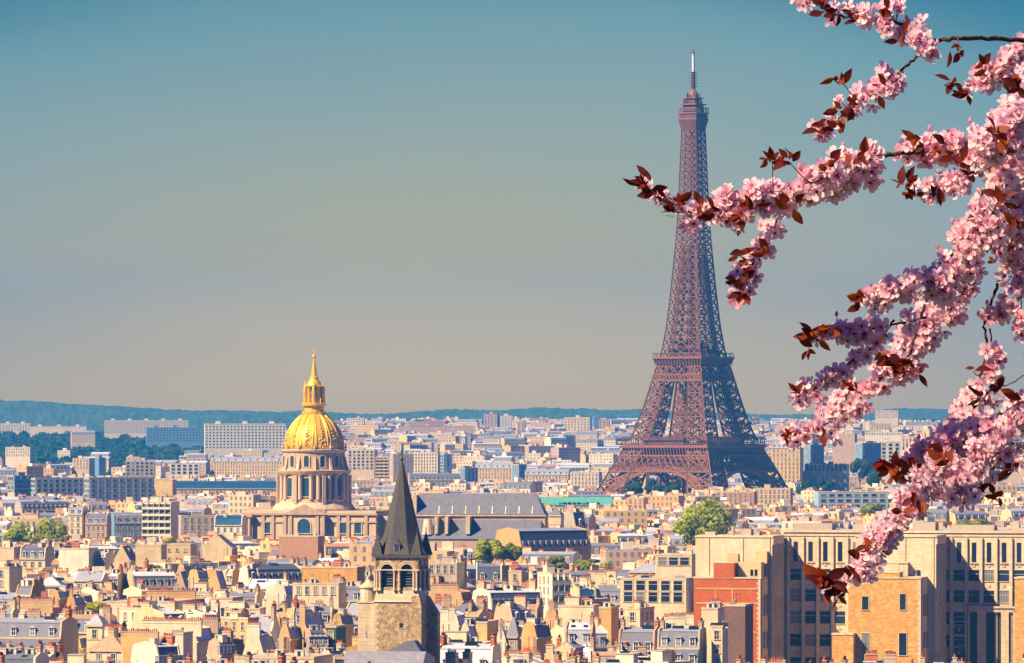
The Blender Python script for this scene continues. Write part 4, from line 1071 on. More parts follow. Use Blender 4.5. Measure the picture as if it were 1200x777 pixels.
H('flat',276,388,769,777,'cream2','gravel',24,-12,"bright cream roof edge at the very bottom left of the bell tower",win=0,chim=0,upper=False,dep=16)
# between tower and institute
H('flat',500,544,659,685,'grey','slate',26,-12,"grey flat-roofed house with tall piers and blue shadow bays",win=4,storeys=1,wh=2.4,chim=1)
H('flat',532,546,654,682,'peach','gravel',27,-18,"slim peach block beside the grey flat-roofed house",win=0,chim=0,upper=False)
H('m',558,588,659,681,'white','slate',26,0,"rounded dark slate mansard with one tall window below the bright tree",lower='slated',chim=0,rise=(4.4,1))
H('g',501,553,685,709,'peach','tile',24.5,-12,"wide peach party wall with red tiles at its foot, right of the bell tower",chim=1,chimw=8,win=0)
H('m',552,637,689,708,'white','zinc',24.2,30,"long blue mansard with four stout brown chimney blocks above it",lower='slated',dorm=9,chim=2,rise=(4,1))
for i,(a_,b_) in enumerate(((574,584),(588,599),(602,612),(614,620))):
    H('g',a_,b_,682,693,'brickrose','zincg',25.5,-12,"brown chimney block, number %s from the left over the long blue mansard"%("one","two","three","four")[i],chim=1,win=0,dep=3,rise=(1,.3),name='chimney_block',cat='chimney')
H('flat',630,668,671,706,'white','gravel',26,20,"white modern house with rounded balconies and a green terrace",win=3,storeys=3,balcony=True,chim=0)
H('gab',545,574,714,729,'peach','tileb',23.5,-12,"low brown-topped house ringed by chimney pots",rise=1.5,win=0,chim=2)
H('g',513,546,711,753,'white','zinc',25,-8,"white windowed facade stack right of the bell tower foot",chim=1,win=1)
H('flat',556,584,728,753,'yellow','gravel',24,-12,"yellow wall between two white gables",win=0,chim=0,upper=False)
H('g',541,557,729,753,'white','zinc',24.3,-12,"left white gable beside the yellow wall",chim=0,win=0)
H('g',583,599,728,765,'white','zinc',24,-12,"right white gable beside the yellow wall",chim=1,win=0)
H('m',511,588,753,777,'white','zinc',24,-12,"pale zinc mansard with three dormers and two dark chimneys at bottom centre",lower='zinc',rise=(4.5,1),dorm=3,chim=2)
H('g',611,646,728,765,'orange','slate',25,-28,"burnt orange block with ribbed shaded side",chim=0,win=0,dep=9)
H('hip',596,614,723,752,'grey','slate',25,-15,"small steep blue-grey pointed roof over a windowed bay",rise=4.5,win=2)
H('g',667,708,676,702,'white','slated',25.8,-14,"white gable with a rosy windowed front and dark glass slope",chim=1,win=1,rise=(5,1.4))
H('m',668,699,688,703,'cream','bluegl',24,14,"slanted dark blue glass roof framed in white",lower='bluegl',dorm=0,rise=(3.4,.5),chim=1)
H('flat',702,726,711,728,'orange','gravel',24.5,-12,"brown-orange block with a thin roof slab near the institute",win=0,chim=0,upper=False)
H('flat',654,704,709,723,'cream2','zinc',24,-10,"wide pale chimney wall behind the red pots",win=0,chim=2)
H('flat',732,768,712,734,'cream2','zincg',25,-18,"cream and brown house with one narrow window near the institute",win=1,chim=1)
H('m',724,778,734,760,'pink','zincg',24,-12,"lavender mansard with pale dormers, behind the two-tier one",lower='slate',rise=(4.5,1),dorm=3,chim=2)
H('m',770,830,735,777,'grey','zincg',24.2,-10,"two-tier lavender mansard with orange-lit dormers beside the dark brick wall",lower='slate',rise=(3.6,.6),dorm=3,chim=2,win=0,tier2=3.8)
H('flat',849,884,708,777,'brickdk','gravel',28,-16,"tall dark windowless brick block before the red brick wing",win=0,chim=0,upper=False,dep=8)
H('flat',836,852,733,777,'cream2','zincg',24.5,-12,"narrow cream house with two small windows beside the dark brick block",win=1,storeys=3,chim=0,upper=False)
H('flat',822,852,712,735,'cream2','zincg',26,-12,"grey roof and pale chimney between the annex and dark brick block",win=0,chim=1,upper=False)
H('flat',768,818,649,680,'uwing','gravel',32,-12,"cream annex with three square windows joined to the institute",win=3,storeys=1,ww=2.6,wh=2.2,wk='wide',chim=0,dep=9,upper=False,name='office_annex')
H('flat',727,820,677,718,'uwing','gravel',28,-16,"lower cream annex with projecting piers and wide dark windows",win=5,storeys=2,ww=2.4,wh=2.6,wk='wide',chim=0,dep=14,upper=False,name='office_annex')
H('g',640,655,755,777,'cream','tileb',23.5,-12,"cream wall with a row of tiny red pots at the bottom",chim=1,win=0)
H('gf',655,684,754,777,'cream2','zincg',23.5,-12,"broad cream gable at the bottom between red pots",win=0)
H('g',726,744,757,777,'white','zincg',23.2,-12,"white chimney block with red pots before the lavender mansards",chim=1,win=0,dep=4)
H('g',742,772,757,777,'pink','zincg',23,-10,"rounded rose parapet at the bottom before the two-tier mansard",chim=1,win=0,dep=5)
H('m',690,726,762,777,'white','tileb',22.6,0,"striped brown awning roof over dark blue doors",rise=(2,.8),dorm=0,win=4,chim=1)
# ------------------------------------------------------------------ larger houses farther off (drawn one by one)
G2 = 'larger buildings beyond the old roofs'
def Hm(kind,x0,x1,yt,yb,wall='cream',roof='zinc',z=24,rz=-15,label=None,**kw):
    kw.setdefault('group',G2); kw.setdefault('storeys',3); kw.setdefault('name','city_block'); kw.setdefault('cat','building'); return H(kind,x0,x1,yt,yb,wall,roof,z,rz,label,**kw)
Hm('m',80,102,592,634,'cream2','zincg',28,-12,"pale grey-topped corner block left of the grey mansards",win=2,storeys=5)
Hm('m',100,129,601,634,'pink','slate',27,-8,"lavender-roofed block beside the pale corner block",win=4,storeys=4,lower='slate')
Hm('m',127,169,600,636,'shadewall','slate',27,14,"blue shaded block with a red awning",lower='slate',storeys=5)
Hm('flat',167,209,588,637,'white','gravel',33,-14,"white modern block with rows of recessed balconies",balcony='w',storeys=7,win=5,ww=2.2,wh=2.0,wk='wide')
Hm('flat',208,254,604,632,'grey','slate',27,10,"blue-lavender flat block with two rows of small windows",storeys=4)
Hm('m',251,289,603,632,'white','bluegl',28,-10,"white block with a blue glazed attic",lower='bluegl',dorm=0,storeys=3)
Hm('flat',14,62,608,624,'cream','gravel',26,-6,"low cream mansion with roof balustrade behind the left trees",storeys=1,win=6)
Hm('m',16,84,587,602,'grey','slated',27,24,"dark blue mansard row with many dormers on the left",lower='slated',dorm=11)
Hm('flat',6,40,557,583,'shadewall','gravel',33,30,"blue shaded tower block with stripe balconies at the left",storeys=6,wk='wide',ww=2.4,balcony='w')
Hm('flat',36,106,560,583,'shadewall2','gravel',32,22,"long blue block with a cream lit end wall",storeys=4,wk='wide',ww=2.6)
Hm('flat',98,180,559,590,'shadewall2','gravel',35,22,"big teal office block with banded windows and cream end",storeys=6,wk='wide',ww=2.8,wh=1.6)
Hm('flat',180,206,562,584,'yellow','gravel',32,-10,"windowless bright yellow-cream block",win=0)
Hm('m',204,336,563,581,'grey','bluegl',30,4,"very long low building with a blue glazed roof",lower='bluegl',dorm=0,rise=(3.5,1.5),storeys=2)
Hm('flat',147,181,540,562,'grey','gravel',34,0,"grey grid-fronted modern block",storeys=4,wk='wide',ww=2.6)
Hm('flat',199,234,543,562,'white','gravel',32,0,"white block with brown window bands",storeys=3,wk='wide',ww=3)
Hm('m',246,334,535,561,'yellow','zincg',33,-12,"long golden block with tall windows left of the domed church",storeys=4,dorm=10)
Hm('flat',6,40,524,548,'cream2','gravel',42,-20,"stepped cream block near the left edge",storeys=3)
Hm('flat',85,110,537,560,'cream','gravel',36,-15,"cream tower with blue shaded side",storeys=3,dep=16)
Hm('flat',108,124,536,561,'shadewall','gravel',36,30,"narrow dark blue gable tower",win=0)
Hm('flat',407,442,527,562,'cream','gravel',38,-12,"tall cream block right of the dome with balcony rows",storeys=6,wk='wide',ww=2.4)
Hm('flat',440,459,535,566,'yellow','gravel',36,-12,"golden balcony tower between the dome and the slate spire",storeys=6,wk='wide',ww=2.2,balcony='w')
Hm('flat',456,484,532,570,'cream','gravel',37,18,"cream stepped block behind the slate spire",storeys=6)
Hm('flat',482,516,530,561,'cream2','gravel',38,-14,"pale block right of the slate spire tip",storeys=6,wk='wide')
Hm('flat',514,530,532,558,'shadewall2','gravel',38,25,"blue tower with pale bands",storeys=6,wk='wide',ww=2.6)
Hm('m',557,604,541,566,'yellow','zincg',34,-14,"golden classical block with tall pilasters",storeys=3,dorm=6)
Hm('flat',600,617,544,566,'shadewall','slate',34,35,"blue shaded return of the golden classical block",win=3)
Hm('flat',538,560,548,564,'shadewall','gravel',32,28,"low blue shaded block left of the golden classical one",win=3)
Hm('m',615,670,549,566,'cream','zincg',32,-12,"cream block with regular windows and grey attic, left of the iron tower",storeys=2,dorm=8)
Hm('flat',668,706,553,575,'cream2','gravel',31,-14,"pale stepped block left of the iron tower",storeys=4)
Hm('m',478,540,554,566,'grey','slate',32,6,"low slate-roofed block below the pale towers",storeys=2)
Hm('flat',735,760,583,598,'orange','gravel',27,-14,"ochre block at the left foot of the iron tower",storeys=2)
Hm('flat',852,888,576,592,'brickrose','gravel',29,-12,"rose-red brick block before the shaded tower foot",storeys=2)
Hm('flat',884,930,572,594,'peach','gravel',29,-12,"rosy block with a pale corner right of the tower foot",storeys=3)
Hm('m',904,942,517,565,'yellow','zincg',46,-14,"golden block with a tight grid of windows right of the iron tower",storeys=9,d=4300)
Hm('flat',940,966,521,548,'shadewall','slate',44,35,"blue shaded return of the golden grid block",d=4320,win=4,storeys=5)
Hm('flat',943,996,544,566,'cream2','gravel',33,-10,"long white classical wing right of the iron tower",storeys=1,win=10,wh=5,wk='tall',d=4100)
Hm('flat',976,1005,508,535,'pink','gravel',55,-14,"tall rosy slab above the golden block",d=5200,win=0)
Hm('flat',1002,1033,519,546,'shadewall','gravel',48,32,"dark blue block among the trees on the right slope",d=4700)
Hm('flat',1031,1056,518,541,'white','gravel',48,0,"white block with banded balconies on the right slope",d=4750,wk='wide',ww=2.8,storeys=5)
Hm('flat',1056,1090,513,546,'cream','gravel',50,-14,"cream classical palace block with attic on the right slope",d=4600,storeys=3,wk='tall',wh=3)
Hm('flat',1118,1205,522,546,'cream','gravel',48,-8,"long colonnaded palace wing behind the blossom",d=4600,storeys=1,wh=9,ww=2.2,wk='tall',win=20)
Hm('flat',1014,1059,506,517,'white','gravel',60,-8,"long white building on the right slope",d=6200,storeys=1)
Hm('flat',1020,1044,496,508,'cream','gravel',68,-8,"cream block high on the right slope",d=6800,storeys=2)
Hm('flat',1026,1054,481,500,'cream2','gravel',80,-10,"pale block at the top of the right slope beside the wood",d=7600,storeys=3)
Hm('flat',955,1050,576,597,'shadewall2','gravel',29,8,"long blue-banded office building under the trees on the right",storeys=3,wk='wide',ww=3.2,wh=1.5)
# far slabs
def slab(x0,x1,yt,yb,d,wall,rz,label,wins=True,dep=16):
    a = rz*D2R; wpx=(x1-x0)/F*d; L=max(4,(wpx-dep*abs(sin(a)))/cos(a)); zt=ZY(yt,d); KEEP.append((x0,x1,yt,yb,d))
    root = empty("slab_block",(XP((x0+x1)/2,d),d,0),a); tag(root,label,"apartment block",'far slab blocks')
    b = MB(); b.box(-L/2,L/2,-dep/2,dep/2,0,zt,0); b.box(-L/2-.2,L/2+.2,-dep/2-.2,dep/2+.2,zt,zt+1,0)
    n = max(1,int(L/22))
    for i in range(n): x=-L/2+L*(i+.5)/n; b.box(x-2.5,x+2.5,-3,3,zt+1,zt+3.6,0)
    b.build("wall",[M[wall]],root)
    if wins:
        w_ = MB(); ns = int((zt-ZY(yb,d))/3.2); nx_=int(L/3.8)
        for s_ in range(ns):
            z = zt-3.0-3.2*s_
            for i in range(nx_):
                x=-L/2+L*(i+.5)/nx_; w_.box(x-.85,x+.85,-dep/2-.15,-dep/2-.02,z,z+1.45,0)
        tag(w_.build("window_panes",[M['bluegl']],root),kind='stuff')
    return root
slab(0,36,497,506,8600,'cream2',0,"long low grey slab on the wooded slope at the left edge")
slab(36,102,500.5,505,8500,'cream2',0,"thin pale building line in the wood on the left",False)
slab(122,221,493.5,508,8200,'cream2',3,"long pale slab block before the wooded hill on the left")
slab(171,240,502,518,7300,'shadewall',6,"blue shaded slab block with a pale roof line and cream end")
slab(239,335,497.5,527,6500,'white',6,"tall grey slab block with vertical stripes left of the dome")
slab(496,525,493.5,503,8000,'brickrose',-10,"orange brick hospital-like block on the horizon")
slab(467,556,500,509,7600,'pink',0,"long low rose building under the orange block",False)
slab(567,585,486,502,8300,'pink',-10,"left rosy tower block on the horizon")
slab(584,602,488,503,8300,'white',-5,"striped white tower block on the horizon")
slab(606,616,495,506,7800,'peach',-5,"small peach tower block on the horizon")
slab(661,694,490,507,7700,'cream',-12,"stepped golden tower block left of the iron tower on the horizon")
slab(693,702,491,502,7900,'shadewall',10,"narrow blue shaded tower beside the golden one",False)
slab(702,715,493,503,7900,'peach',-5,"peach tower nearest the iron tower on the horizon")
# long church with slate roofs and light shafts
M['slatec'] = mat("church_slate", (.16,.15,.175), rough=.6, spec=.4, var=.25, scale=1.2, streak=.2)
LD = 2300.0; lc = empty("long_church",(XP(563,LD),LD,0),-5*D2R); tag(lc,"long church with two tiers of slate roof and small white buttresses","church")
lz = lambda y: ZY(y,LD); lx = lambda p: (p-563)/F*LD*1.004
b = MB(); b.box(lx(486),lx(640),-6,9,0,lz(603),0); b.box(lx(485),lx(641),-6.6,-6,lz(604.6),lz(602.6),1); b.box(lx(486),lx(641),-14,-5.5,0,lz(631),0)
b.build("nave_wall",[M['pink'],M['stone']],lc)
b = MB(); b.prism([(-6.7,lz(602.5)),(9,lz(602.5)),(1.5,lz(578))],lx(490),lx(628),0); 
b.add([(lx(628),-6.7,lz(602.5)),(lx(640),-6.7,lz(602.5)),(lx(640),9,lz(602.5)),(lx(628),9,lz(602.5)),(lx(628),1.5,lz(578))],[(0,1,4),(1,2,4),(2,3,4)],0)
b.prism([(-14.4,lz(631)),(-6.05,lz(631)),(-6.05,lz(609))],lx(486),lx(636),0); b.build("roof",[M['slatec'],M['zinc']],lc)
for i in range(8):
    x = lx(516+15.6*i); q = MB(); sl=(lz(578)-lz(602.5))/8.2; q.beam((x,-6.6,lz(602.5)+.1),(x,-3.6,lz(602.5)+3*sl+.1),.34); q.build("buttress",[M['white']],lc)
for px,wd in ((515,.6),(527,.6),(552,.8)): q=MB(); q.box(lx(px)-wd,lx(px)+wd,-13.5,-6,lz(625),lz(605),0); q.build("flying_pier",[M['stone']],lc)
q = MB(); q.lathe([(2.3,0),(1.5,6)],14,(lx(505),-11.5,lz(626)),0); q.build("light_shaft",[M['stone']],lc)
q = MB(); q.box(lx(486),lx(490),-6.6,8,lz(604),lz(580),0); q.build("end_wall",[M['stone']],lc)
# green-roofed hall
GD = 3300.0; gh = empty("market_hall",(XP(674,GD),GD,0),-4*D2R); tag(gh,"long hall with a bright sea-green copper roof","hall"); KEEP.append((630,718,581,595,GD))
b = MB(); L=(718-631)/F*GD; b.box(-L/2,L/2,-5,5,0,ZY(592,GD),0); b.build("wall",[M['grey']],gh)
b = MB(); b.prism([(-5.4,ZY(592,GD)),(5.4,ZY(592,GD)),(2,ZY(582.5,GD))],-L/2,L/2,0); b.build("roof",[M['copper']],gh)
for i in range(9): q=MB(); x=-L*.2+i*2.6; q.box(x-.8,x+.8,-5.0,-3.5,ZY(590.5,GD),ZY(588.5,GD),0); q.build("rooflight",[M['glass']],gh)
# dark blue mansion with a cream turret
H('m',579,693,618,648,'orange','zincg',30.5,40,"dark blue shaded mansard wing ending in a big golden ochre gable",lower='slated',rise=(6,1),dorm=12,chim=0,win=2,dep=16)
H('hip',643,661,596,620,'cream','slate',37,-12,"square cream roof turret above the dark blue wing",rise=2.5,win=0,dep=6)
H('m',660,688,598,616,'grey','slate',36,40,"steep dark blue pavilion roof beside the cream turret",lower='slated',rise=(5,.6),dorm=1,chim=0)
# ------------------------------------------------------------------ trees
KEEPT = []
M['bark'] = mat("tree_bark", (.10,.07,.045), scale=2, var=.3)
def leafmat(name, c, tr):
    m = mat(name, c, rough=.6, var=.45, scale=.22, spec=.2); t = m.node_tree; b = t.nodes["Principled BSDF"]; o = t.nodes["Material Output"]
    tl = t.nodes.new("ShaderNodeBsdfTranslucent"); tl.inputs[0].default_value = (*tr,1); mx_ = t.nodes.new("ShaderNodeMixShader"); mx_.inputs[0].default_value = .42
    t.links.new(b.outputs[0],mx_.inputs[1]); t.links.new(tl.outputs[0],mx_.inputs[2]); t.links.new(mx_.outputs[0],o.inputs[0]); return m
M['leafy'] = leafmat("spring_leaves", (.35,.36,.012), (.60,.62,.03))
M['leafg'] = leafmat("green_leaves", (.24,.26,.014), (.44,.47,.03))
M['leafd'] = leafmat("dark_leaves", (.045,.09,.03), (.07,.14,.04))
def leaf_cloud(mb, r, c, rad, n, s, flat=.75, mi=0):
    """n leaf-clump faces in a lumpy crown: lobes spread through the volume"""
    lobes = []
    for i in range(max(5,int(n/130))):
        v = Vector((r.gauss(0,1),r.gauss(0,1),r.gauss(0,1))).normalized()*r.uniform(.3,.8)
        lobes.append((Vector((v.x*rad[0],v.y*rad[1],v.z*rad[2])), r.uniform(.30,.48)))
    for i in range(n):
        lc_, lr = lobes[i%len(lobes)]
        v = Vector((r.gauss(0,1),r.gauss(0,1),r.gauss(0,1))).normalized()*(r.random()**.22)
        p = Vector(c)+lc_+Vector((v.x*rad[0],v.y*rad[1],v.z*rad[2]))*lr
        nr = (v+Vector((r.gauss(0,.28),r.gauss(0,.28),r.gauss(.2,.28)))).normalized()
        u = nr.cross(Vector((r.gauss(0,1),r.gauss(0,1),r.gauss(0,1)))).normalized(); w_ = nr.cross(u); q = s*r.uniform(.6,1.3)
        mb.add([p-u*q-w_*q*.5,p+u*q*.2-w_*q*.8,p+u*q+w_*q*.4,p-u*q*.3+w_*q*.7],[(0,1,2,3)],mi)
def tree(x0,x1,yt,yb,z,mt,label,n=1800,s=None,d=None,group=None,name='tree'):
    d = d or DZ(yt,z); KEEP.append((x0,x1,yt,yb,d)); cx_=XP((x0+x1)/2,d); rx=(x1-x0)/F*d/2; zt=ZY(yt,d); hb=min(zt*.85,max((yb-yt)/F*d,rx*1.5)); rz=hb/2; zc=zt-rz
    r = random.Random(int(x0*3+yt)); root=empty(name,(cx_,d,0)); tag(root,label,"tree",group)
    b = MB(); b.tube([(0,0,0),(.1,0,zc*.5),(0,.1,zc-rz*.3),(.2,0,zc+rz*.3)],[.45,.36,.28,.1],8)
    for k in range(6): a=k*1.05; b.tube([(0,0,zc-rz*.6),(rx*.4*cos(a),rx*.4*sin(a),zc-rz*.1),(rx*.7*cos(a),rx*.7*sin(a),zc+rz*.35)],[.2,.13,.05],5)
    b.build("trunk",M['bark'],root)
    b = MB(); leaf_cloud(b,r,(0,0,zc),(rx,rx*.9,rz),int(n*1.1),s or max(.4,d/7000*2.1)); b.build("crown",M[mt],root)
    return root
tree(788,863,583,643,31,'leafy',"large round green tree before the iron tower's shaded foot",n=5200,s=.75,d=2350)
tree(552,590,631,662,27,'leafy',"bright yellow-green tree under the ochre gable, behind the round slate mansard",n=2600)
tree(583,616,637,661,25,'leafg',"darker green tree touching the bright yellow-green one",n=1900)
tree(663,722,655,669,22,'leafg',"low wide green tree between roofs below the dark blue mansard wing",n=1900)
tree(94,135,703,721,21,'leafy',"small bright round tree beside the long white roof terrace",n=1900)
tree(-10,46,614,642,26,'leafy',"yellow-green tree at the left edge",n=2300)
tree(30,88,611,641,26,'leafy',"broad green tree right of the edge tree, behind the dormered cream house",n=2600)
tree(168,192,655,664,25,'leafg',"rusty green shrub on the plain cream wall's ledge",n=500,name='shrub')
tree(192,214,632,641,27,'leafg',"low green tree in front of the white balcony block",n=600)
tree(211,233,632,641,27,'leafg',"low green tree in front of the blue-lavender block",n=600)
tree(45,62,665,676,24,'leafy',"little green roof-garden bush under the dormered cream house",n=500,name='shrub')
tree(999,1042,588,607,27,'leafg',"round green tree behind the institute's left part",n=1800)
tree(1116,1168,603,620,26,'leafg',"wide green tree behind the institute's right part",n=1800)
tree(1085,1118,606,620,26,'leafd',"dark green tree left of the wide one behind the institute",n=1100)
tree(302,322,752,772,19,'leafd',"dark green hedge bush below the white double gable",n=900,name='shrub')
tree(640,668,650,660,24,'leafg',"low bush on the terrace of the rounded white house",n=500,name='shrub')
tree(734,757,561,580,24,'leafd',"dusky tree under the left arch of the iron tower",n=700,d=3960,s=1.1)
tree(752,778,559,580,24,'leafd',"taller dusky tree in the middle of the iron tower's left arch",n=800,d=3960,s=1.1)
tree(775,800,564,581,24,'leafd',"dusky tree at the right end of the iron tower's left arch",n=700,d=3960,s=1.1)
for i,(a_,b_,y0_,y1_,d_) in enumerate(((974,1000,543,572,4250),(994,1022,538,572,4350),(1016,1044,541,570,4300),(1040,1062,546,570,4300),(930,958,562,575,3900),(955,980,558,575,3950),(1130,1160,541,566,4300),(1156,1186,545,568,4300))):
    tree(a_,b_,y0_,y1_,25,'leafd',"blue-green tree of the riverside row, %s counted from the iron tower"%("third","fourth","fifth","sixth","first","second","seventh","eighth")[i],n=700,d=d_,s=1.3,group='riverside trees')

# ------------------------------------------------------------------ the ordinary houses in the nearer rows
KEEP.append((712,930,60,575,4035)); KEEP.append((740,1200,618,777,1505))
def fit(x0,x1,d,z,low=11):
    """lower a roof that would hide something the photo shows; None where it cannot stand"""
    y = HY+(EYE-z)*F/d
    for a,b,yt,yb,dk in KEEP:
        ov = min(x1,b)-max(x0,a)
        if ov <= 1.5: continue
        if abs(d-dk) < 16: return None
        if d < dk and y < yb-2: y = yb-2+R.uniform(0,3)
    z = EYE-(y-HY)*d/F
    return z if z > low else None
NF = 0
fill_rows = []
y_ = 792.0
while y_ > 607 and NF < 250:
    d = DZ(y_,22.5); row = []
    x = -30+R.uniform(0,20)
    while x < 1230 and NF < 250:
        wpx = R.uniform(5.5,15)*F/d
        g_ = R.random() < .1
        x1 = x+wpx
        dd = d+R.uniform(-8,8)
        z = min(31,max(16,R.gauss(22.3,2.9)))
        zz = fit(x,x1,dd,z,12)
        if not g_ and zz is not None and x1 > -5 and x < 1205 and not (x > 742 and dd < 1465 and y_ < 770):
            k = R.random(); wall = R.choice(WALLS)
            rz = R.choice((-8,-6,-10,-12,-5,-8,-14,20,40,46)) + R.uniform(-3,3)
            yt = HY+(EYE-zz)*F/dd
            det = 2
            if k < .54: o = house(x,x1,yt,dd,'m',wall,R.choice(('zinc','zinc','zincg','zincg','slate','tileb')),rz,lower=R.choice(('slate','slated','slate','zincg')),chim=R.choice((2,2,1)),win=R.choice((1,2)),storeys=1,sky=R.choice((0,0,2)))
            elif k < .76: o = house(x,x1,yt,dd,'g',wall,R.choice(('zinc','zincg','slate')),R.choice((-12,-9,-6,-15)),lower='slate',chim=R.choice((1,1,1,2)))
            elif k < .84: o = house(x,x1,yt,dd,'flat',R.choice(('white','cream2','cream','peach')),R.choice(('gravel','zinc')),rz,chim=R.choice((0,1,2)),storeys=2)
            elif k < .92: o = house(x,x1,yt,dd,R.choice(('gab','gab','gf')),wall,R.choice(('tileb','zincg','tile','zinc')),rz if abs(rz)<30 else -12,chim=1,storeys=1)
            else: o = house(x,x1,yt,dd,'hip',wall,R.choice(('zinc','zincg','slate')),rz if abs(rz)<30 else -12,chim=2,storeys=1)
            HOUSES[-1]['row'] = len(fill_rows); row.append(HOUSES[-1]); NF += 1
        x = x1+R.uniform(-1,3)+(R.uniform(4,14) if g_ else 0)
    fill_rows.append(row)
    y_ -= 8.2 if y_ > 700 else 7.0
FILL_END = d
print("FILL", NF, "rows", len(fill_rows), "end d", FILL_END)

# ------------------------------------------------------------------ the rest of the town: one mass of small houses
T = MB(); TM = ['cream','cream2','white','peach','pink','orange','grey','zinc','zincg','slate','slated','tile','glass','pot','shadewall','stone','yellow']
TI = {k:i for i,k in enumerate(TM)}
def far_house(px, d, wm, L, Wd, z, g, a, r):
    ca, sa = cos(a), sin(a); X = XP(px,d); o = len(T.v); mb = MB()
    wi = TI[wm]; ri = TI[r.choice(('zinc','zincg','zincg','slate','zinc','tile' if r.random()<.3 else 'slate'))]; lo = TI[r.choice(('slate','slated','slate'))]
    k = r.random(); l2,w2 = L/2,Wd/2
    if k < .5:
        m1,m2 = r.uniform(2.6,3.4),r.uniform(.8,1.6); ze = z-m1-m2
        mb.box(-l2,l2,-w2,w2,g-6,ze,wi,bottom=False)
        P=[(-w2,ze),(w2,ze),(w2-1,ze+m1),(0,z),(-w2+1,ze+m1)]
        mb.prism(P,-l2,l2,wi,edge=[wi,lo,ri,ri,lo])
        n = int(L/3.2)
        for i in range(n):
            x = -l2+L*(i+.5)/n; mb.box(x-.6,x+.6,-w2+.1,-w2+1.2,ze+.4,ze+2.2,TI['white'],bottom=False); mb.add([(x-.42,-w2+.09,ze+.55),(x+.42,-w2+.09,ze+.55),(x+.42,-w2+.09,ze+2),(x-.42,-w2+.09,ze+2)],[(0,1,2,3)],TI['glass'])
    else:
        ze = z; mb.box(-l2,l2,-w2,w2,g-6,ze,wi,top=ri if k>.8 else TI['stone'],bottom=False)
        if k < .9:
            ux=r.uniform(-.4,.4)*l2; mb.box(ux-2,ux+2,-1.5,2,ze,ze+r.uniform(1.5,3),r.choice((wi,TI['grey'],TI['white'])),bottom=False)
    # windows on the two sides that can be seen
    ww = r.choice((1.0,1.1,1.2,2.0)); st = ww+r.uniform(1.3,1.9); nst = 3 if k<.5 else 4
    n = int((L-1)/st); wh_ = 1.75 if d < 4000 else 1.4
    for s_ in range(nst):
        zb = ze-2.6-3.1*s_
        if zb < g: break
        for i in range(n):
            x = -l2+.5+(L-1)*(i+.5)/n; mb.add([(x-ww/2,-w2-.03,zb),(x+ww/2,-w2-.03,zb),(x+ww/2,-w2-.03,zb+wh_),(x-ww/2,-w2-.03,zb+wh_)],[(0,1,2,3)],TI['glass'])
        if k < .5: continue
        xs_ = l2+.03 if a < 0 else -l2-.03; n2=int(Wd/3)
        for i in range(n2):
            y = -w2+Wd*(i+.5)/n2; q=[(xs_,y-.55,zb),(xs_,y+.55,zb),(xs_,y+.55,zb+1.75),(xs_,y-.55,zb+1.75)]
            mb.add(q,[(0,1,2,3) if a<0 else (3,2,1,0)],TI['glass'])
    for c in range(r.choice((1,2,2,3)) if d < 4600 else (1 if r.random()<.5 else 0)):
        x = r.choice((-1,1))*(l2-.5) if r.random()<.7 else r.uniform(-l2,l2)*.8; ln=r.uniform(1.2,3.4); hh=r.uniform(1,2.2); y=r.uniform(-.4,.4)*w2
        wide = r.random()<.5; ax,ay = (ln/2,.4) if wide else (.4,ln/2)
        mb.box(x-ax,x+ax,y-ay,y+ay,z-2.5,z+hh*.6,TI[r.choice(('peach','orange','pink','cream'))],bottom=False)
        if d < 4000: mb.box(x-ax*.85,x+ax*.85,y-ay*.85,y+ay*.85,z+hh*.6,z+hh*.6+.5,TI['pot'],bottom=False)
    T.v.extend([(X+x*ca-y*sa, d+x*sa+y*ca, zz) for x,y,zz in mb.v]); T.f.extend([tuple(i+o for i in f) for f in mb.f]); T.m.extend(mb.m)
r = random.Random(11); NT = 0
d = FILL_END+22
while d < 8900:
    x = -40.0
    while x < 1240:
        L = r.uniform(8,24)*(1.0 if d<4500 else 1.3); wpx = L*F/d
        px = x+wpx/2
        skip = r.random() < .10
        gz = terr(d,px)
        if px < 335 and d > 5200 and r.random() < min(.96,(d-5200)/700): skip = True
        if 505 < px < 720 and 6300 < d < 7100 and r.random() < .75: skip = True
        if px > 960 and d > 5200 and r.random() < .45: skip = True
        if abs(px-812) < 125 and abs(d-4035) < 75: skip = True
        if abs(px-368) < 95 and abs(d-2750) < 45: skip = True
        if d > 6300 and px < 400 and r.random() < .35: skip = True
        if d > 7400 and r.random() < (.6 if px < 400 else .2): skip = True
        if not skip:
            z = gz+min(34,max(11,r.gauss(20.5 if d < 6500 else 25,3.6)))
            if r.random() < .03: z += r.uniform(5,12)
            z = min(z, EYE-((503 if px < 380 else 490)-HY)*d/F if px < 960 else EYE-(494-HY)*d/F)
            zz = fit(x,x+wpx,d,z,5+gz)
            if zz is not None:
                a = r.choice((-15,-12,-20,-5,8,25,40))*D2R
                far_house(px,d+r.uniform(-6,6),r.choice(['cream','cream2','white','peach','pink','orange','cream','cream2','cream','yellow','stone','yellow','peach','cream2']),L,r.uniform(9,14),zz,gz,a,r); NT += 1
        x += wpx*r.uniform(.85,1.15)
    d += r.uniform(22,34)*(1 if d < 3200 else (1.25 if d<4500 else 1.7))
print("TOWN", NT, len(T.f))
tag(T.build("distant_town",[M[k] for k in TM]),kind='stuff')
